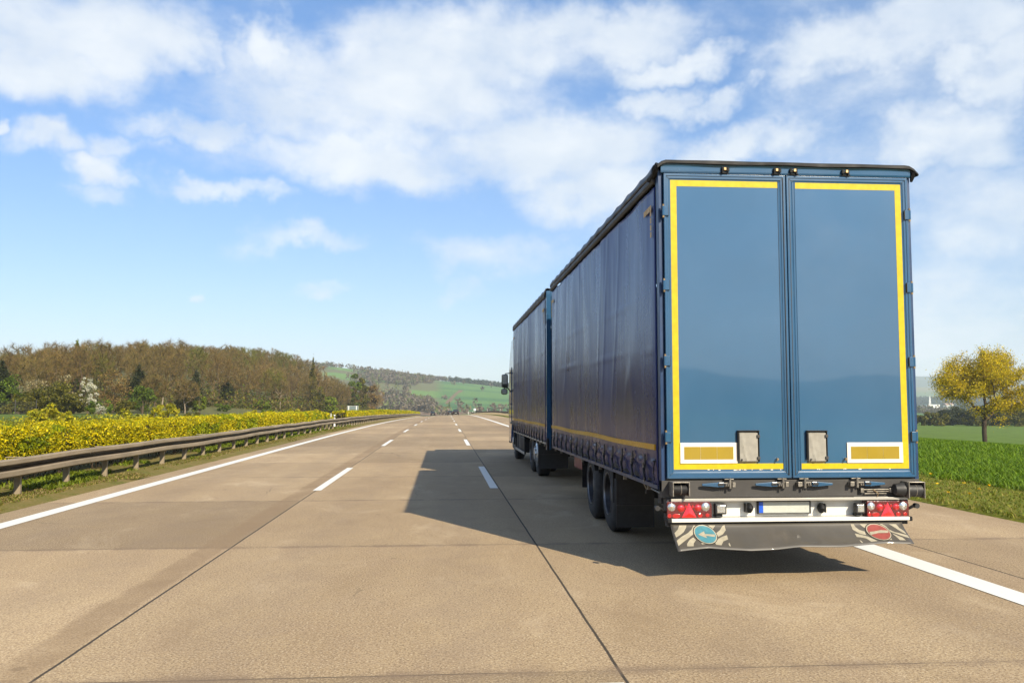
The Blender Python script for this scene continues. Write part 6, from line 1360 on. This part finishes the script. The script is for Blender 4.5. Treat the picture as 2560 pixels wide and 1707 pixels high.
# ------------------------------------------------------------------ signs, posts, fence
M['post_white'] = simple('post_white', (0.72, 0.72, 0.70), 0.5, 0, 0.04, 6)
M['sign_back'] = simple('sign_back', (0.17, 0.22, 0.21), 0.45, 0.3, 0.08, 2)
def sign():
    Y = 250.0; X = place(882, Y); g = gz(X, Y); k = Y / 2192; z1 = CAM_H + (1011 - 1014.5) * k; z0 = CAM_H + (1011 - 1032.5) * k; w = 27.5 * k
    root = empty('road_sign', (X, Y, g), 'back of a rectangular green road sign on two pale posts above the yellow hedge', 'road sign')
    p = MB().box(X - w/2, X + w/2, Y, Y + 0.03, z0, z1).build('sign_panel', M['sign_back'], root)
    f = MB().ring(X - w/2, X + w/2, z0, z1, [(0, Y + 0.02), (-0.02, Y - 0.02), (0.0, Y - 0.03), (0.06, Y - 0.03), (0.07, Y - 0.001)]).build('sign_frame', M['alu'], p)
    for xx in (X - w/2 + 0.45, X + w/2 - 0.55): MB().box(xx - 0.10, xx + 0.10, Y - 0.20, Y - 0.031, min(g, z0) - 0.5, z1 - 0.05).build('sign_post', M['post_white'], root)
    for q in (0.3, 0.55, 0.8): MB().box(X - w/2 + 0.1, X + w/2 - 0.1, Y - 0.028, Y - 0.002, z0 + (z1-z0)*q - 0.03, z0 + (z1-z0)*q + 0.03).build('cross_rail', M['seal'], root)
sign()
fp = None
for i in range(9):
    Y = 168 + 4.6 * i; X = -23.4; g = gz(X + float(rc(Y)), Y)
    if fp is None:
        b = MB().box(-0.06, 0.06, -0.05, 0.05, -0.4, 1.35); fp = b.build('fence_post', M['post_white'], None, bevel=0.02); q = fp
    else: q = fp.copy(); COL.objects.link(q)
    q.location = (X + float(rc(Y)), Y, g); tag(q, 'pale fence post in the row left of the green sign back', 'fence post', 'pale fence posts in a row')
def delineator(x, y, label, hgt=1.0, plate=False):
    X = x + float(rc(y)); z = float(rz(min(X, 8.9), y)); root = empty('delineator_post', (X, y, z), label, 'roadside post', 'white roadside delineators')
    b = MB(); b.prism([(X - 0.06, y - 0.05), (X + 0.06, y - 0.05), (X + 0.03, y + 0.05), (X - 0.03, y + 0.05)], 2, z - 0.2, z + hgt - 0.25).prism([(X - 0.06, y - 0.05), (X + 0.06, y - 0.05), (X + 0.03, y + 0.05), (X - 0.03, y + 0.05)], 2, z + hgt - 0.07, z + hgt); b.build('post', M['post_white'], root)
    d = MB().prism([(X - 0.062, y - 0.052), (X + 0.062, y - 0.052), (X + 0.032, y + 0.052), (X - 0.032, y + 0.052)], 2, z + hgt - 0.25, z + hgt - 0.07).build('black_band', M['black'], root)
    MB().box(X - 0.025, X + 0.025, y - 0.058, y - 0.053, z + hgt - 0.22, z + hgt - 0.10).build('reflector', M['alu'], d)
delineator(-8.35, 68.0, 'white post with a black band in the gap between the yellow hedges', 0.92)
for i, (y, lb) in enumerate([(150, 'white delineator post nearest the lorry, behind the right guardrail'), (200, 'second white delineator behind the right guardrail'), (300, 'third white delineator before the brow, behind the right guardrail'), (350, 'farthest white delineator behind the right guardrail')]): delineator(9.3, y, lb, 1.0 + i * 0.12)
X = place(1187, 235); g = gz(X, 235); r_ = empty('small_sign', (X, 235, g), 'small white plate on a post behind the right guardrail', 'road sign')
MB().box(X - 0.04, X + 0.04, 235, 235.06, g - 0.3, g + 1.3).build('sign_post', M['alu'], r_); MB().box(X - 0.28, X + 0.28, 234.97, 234.995, g + 1.0, g + 1.55).build('sign_plate', M['post_white'], r_)
def wire_fence():
    Y = 108; root = empty('wire_fence', (-58, Y, gz(-58, Y)), 'wire mesh fence beside the small field at the far left', 'fence')
    xs = np.arange(-60, -46, 2.4); pz = []
    for x in xs:
        g = gz(x, Y); MB().tube([(x, Y, g - 0.3), (x, Y, g + 1.7)], 0.045, 6).build('fence_post', M['sill'], root); pz.append(g)
    w = MB()
    for h in np.arange(0.15, 1.65, 0.15): w.tube([(x, Y, g + h) for x, g in zip(xs, pz)], 0.008, 4)
    w.build('wire', M['steel'], root)
wire_fence()

# ------------------------------------------------------------------ cars far ahead
M['car_black'] = simple('car_black', (0.004, 0.004, 0.005), 0.4, 0, 0.1, 2, spec=0.2); M['car_dark'] = simple('car_dark', (0.006, 0.005, 0.006), 0.4, 0, 0.1, 2, spec=0.2)
def make_car(label, x, y, w, h, L, mat, wagon):
    X = x; z = float(rz(X, y)); root = empty('car', (X, y, z), label, 'car', 'cars driving far ahead'); s = h / 1.5
    def B(): return MB()
    def sec(y0, z0, z1, hw_b, hw_t): return [(-hw_b, y0, z0), (hw_b, y0, z0), (hw_b * 1.0, y0, z0 + (z1 - z0) * 0.45), (hw_t, y0, z1), (-hw_t, y0, z1), (-hw_b * 1.0, y0, z0 + (z1 - z0) * 0.45)]
    hw = w / 2
    secs = [sec(0.0, 0.32, 0.80*s, hw*0.88, hw*0.86), sec(0.08, 0.24, 0.98*s, hw*0.97, hw*0.90), sec(0.6, 0.22, 1.02*s, hw, hw*0.92), sec(L*0.55, 0.22, 0.98*s, hw, hw*0.92), sec(L*0.8, 0.24, 0.90*s, hw*0.98, hw*0.88), sec(L, 0.30, 0.66*s, hw*0.86, hw*0.80)]
    V = [p for q in secs for p in q]; F = [(i*6+j, i*6+(j+1) % 6, (i+1)*6+(j+1) % 6, (i+1)*6+j) for i in range(5) for j in range(6)] + [tuple(range(6)), tuple(30 + j for j in range(6))[::-1]]
    b = MB().add([(p[0] + X, p[1] + y, p[2] + z) for p in V], F)
    body = b.build('body', mat, root, bevel=0.03, smooth=True)
    y0 = 0.12 if wagon else 0.75
    g = [(-hw*0.90, y0, 0.99*s), (hw*0.90, y0, 0.99*s), (hw*0.90, L*0.72, 0.97*s), (-hw*0.90, L*0.72, 0.97*s), (-hw*0.72, y0 + 0.30, 1.46*s), (hw*0.72, y0 + 0.30, 1.46*s), (hw*0.72, L*0.52, 1.46*s), (-hw*0.72, L*0.52, 1.46*s)]
    MB().add([(p[0] + X, p[1] + y, p[2] + z) for p in g], [(0,3,2,1),(0,1,5,4),(1,2,6,5),(2,3,7,6),(3,0,4,7),(4,5,6,7)]).build('windows', M['glass'], root, bevel=0.02)
    MB().box(X - hw*0.73, X + hw*0.73, y + y0 + 0.28, y + L*0.53, z + 1.462*s, z + 1.50*s).build('roof', mat, root, bevel=0.015)
    for sx in (-1, 1): MB().box(X + sx*hw*0.82 - 0.12, X + sx*hw*0.82 + 0.12, y - 0.02, y + 0.06, z + 0.70*s, z + 0.90*s).build('tail_light', M['red_dark'], root, bevel=0.01)
    MB().box(X - 0.26, X + 0.26, y - 0.03, y + 0.0, z + 0.52, z + 0.63).build('number_plate', M['plate'], root)
    MB().box(X - hw*0.9, X + hw*0.9, y - 0.06, y + 0.06, z + 0.30, z + 0.48).build('bumper', mat, root, bevel=0.03)
    for sx in (-1, 1):
        for yy in (0.8, L - 0.85):
            wh = MB().lathe([(0, 0.2), (0.0, 0.31), (sx*-0.20, 0.32), (sx*-0.20, 0.2)], (X + sx*(hw - 0.01), y + yy, z + 0.32), 0, 20).build('wheel', M['tyre'], root, smooth=True)
            MB().lathe([(0.0, 0.0), (0.0, 0.21)], (X + sx*(hw - 0.015), y + yy, z + 0.32), 0, 16).build('rim', M['hub'], wh)
        MB().box(X + sx*(hw + 0.08) - 0.09, X + sx*(hw + 0.08) + 0.09, y + L*0.62, y + L*0.62 + 0.08, z + 0.98*s, z + 1.12*s).build('side_mirror', mat, root, bevel=0.02)
make_car('black hatchback alone in the left lane near the brow', -3.85, 322, 1.82, 1.62, 4.3, M['car_black'], True)
make_car('dark estate car in the right lane, left of two driving close together', 2.15, 284, 1.80, 1.48, 4.5, M['car_dark'], True)
make_car('larger black car in the right lane, right of two driving close together', 3.55, 256, 1.86, 1.62, 4.6, M['car_black'], True)

# ------------------------------------------------------------------ air
def haze():
    b = MB().box(-3700, 7600, -1100, 9100, -140, 330); m = bpy.data.materials.new('haze_air'); m.use_nodes = True; nt = m.node_tree; nt.nodes.remove(nt.nodes['Principled BSDF'])
    v = nt.nodes.new('ShaderNodeVolumePrincipled'); v.inputs['Color'].default_value = (0.80, 0.90, 1.0, 1); v.inputs['Density'].default_value = 0.00015; v.inputs['Anisotropy'].default_value = 0.0
    nt.links.new(v.outputs[0], nt.nodes['Material Output'].inputs['Volume'])
    o = b.build('haze', m); tag(o, 'thin pale haze over the valley and hills', kind='stuff')
haze()

# ------------------------------------------------------------------ separate pieces become parts of their own
def split_pieces(root, keep):
    todo = [o for o in COL.objects if o.type == 'MESH' and o.parent is not None and (o.parent is root or (o.parent.parent is root) or (o.parent.parent is not None and o.parent.parent.parent is root))]
    for o in todo:
        nm = o.name.split('.')[0]
        if nm in keep: continue
        me = o.data; n = len(me.vertices)
        if n > 20000 or n == 0: continue
        par = list(range(n))
        def find(a):
            while par[a] != a: par[a] = par[par[a]]; a = par[a]
            return a
        for e in me.edges:
            a, b = find(e.vertices[0]), find(e.vertices[1])
            if a != b: par[a] = b
        groups = {}
        for i in range(n): groups.setdefault(find(i), []).append(i)
        if len(groups) < 2: continue
        co = np.empty(n * 3, np.float32); me.vertices.foreach_get('co', co); co = co.reshape(-1, 3)
        bb = [(co[g].min(0) - 0.012, co[g].max(0) + 0.012, g) for g in groups.values()]
        merged = True
        while merged:
            merged = False
            for i in range(len(bb)):
                for j in range(i + 1, len(bb)):
                    if (bb[i][0] <= bb[j][1]).all() and (bb[j][0] <= bb[i][1]).all():
                        bb[i] = (np.minimum(bb[i][0], bb[j][0]), np.maximum(bb[i][1], bb[j][1]), bb[i][2] + bb[j][2]); bb.pop(j); merged = True; break
                if merged: break
        if len(bb) < 2 or len(bb) > 40: continue
        faces = [tuple(p.vertices) for p in me.polygons]; smooth = me.polygons[0].use_smooth
        for k, (_, _, g) in enumerate(bb):
            s = {v: q for q, v in enumerate(sorted(g))}; fs = [tuple(s[v] for v in f) for f in faces if f[0] in s]
            m2 = bpy.data.meshes.new(nm); m2.from_pydata([tuple(co[v]) for v in sorted(g)], [], fs); m2.update()
            for mt in me.materials: m2.materials.append(mt)
            if smooth:
                m2.polygons.foreach_set('use_smooth', [True] * len(m2.polygons))
                try: m2.set_sharp_from_angle(angle=R(38))
                except Exception: pass
            if k == 0: o.data = m2
            else:
                q = o.copy(); q.data = m2; COL.objects.link(q)
KEEP = {'reflective_strip', 'corner_mark', 'amber_field', 'wheel_nuts', 'tread_groove', 'window_row', 'foliage', 'blossom', 'crown', 'trunk', 'twigs', 'light_stripes', 'side_curtain', 'rear_sill', 'roof', 'chassis', 'bolts', 'stems', 'folded_step', 'mast', 'wire', 'post', 'far_posts', 'lens'}
for r_ in [o for o in COL.objects if o.type == 'EMPTY' and o.parent is None and 'hedge' not in o.name]: split_pieces(r_, KEEP)
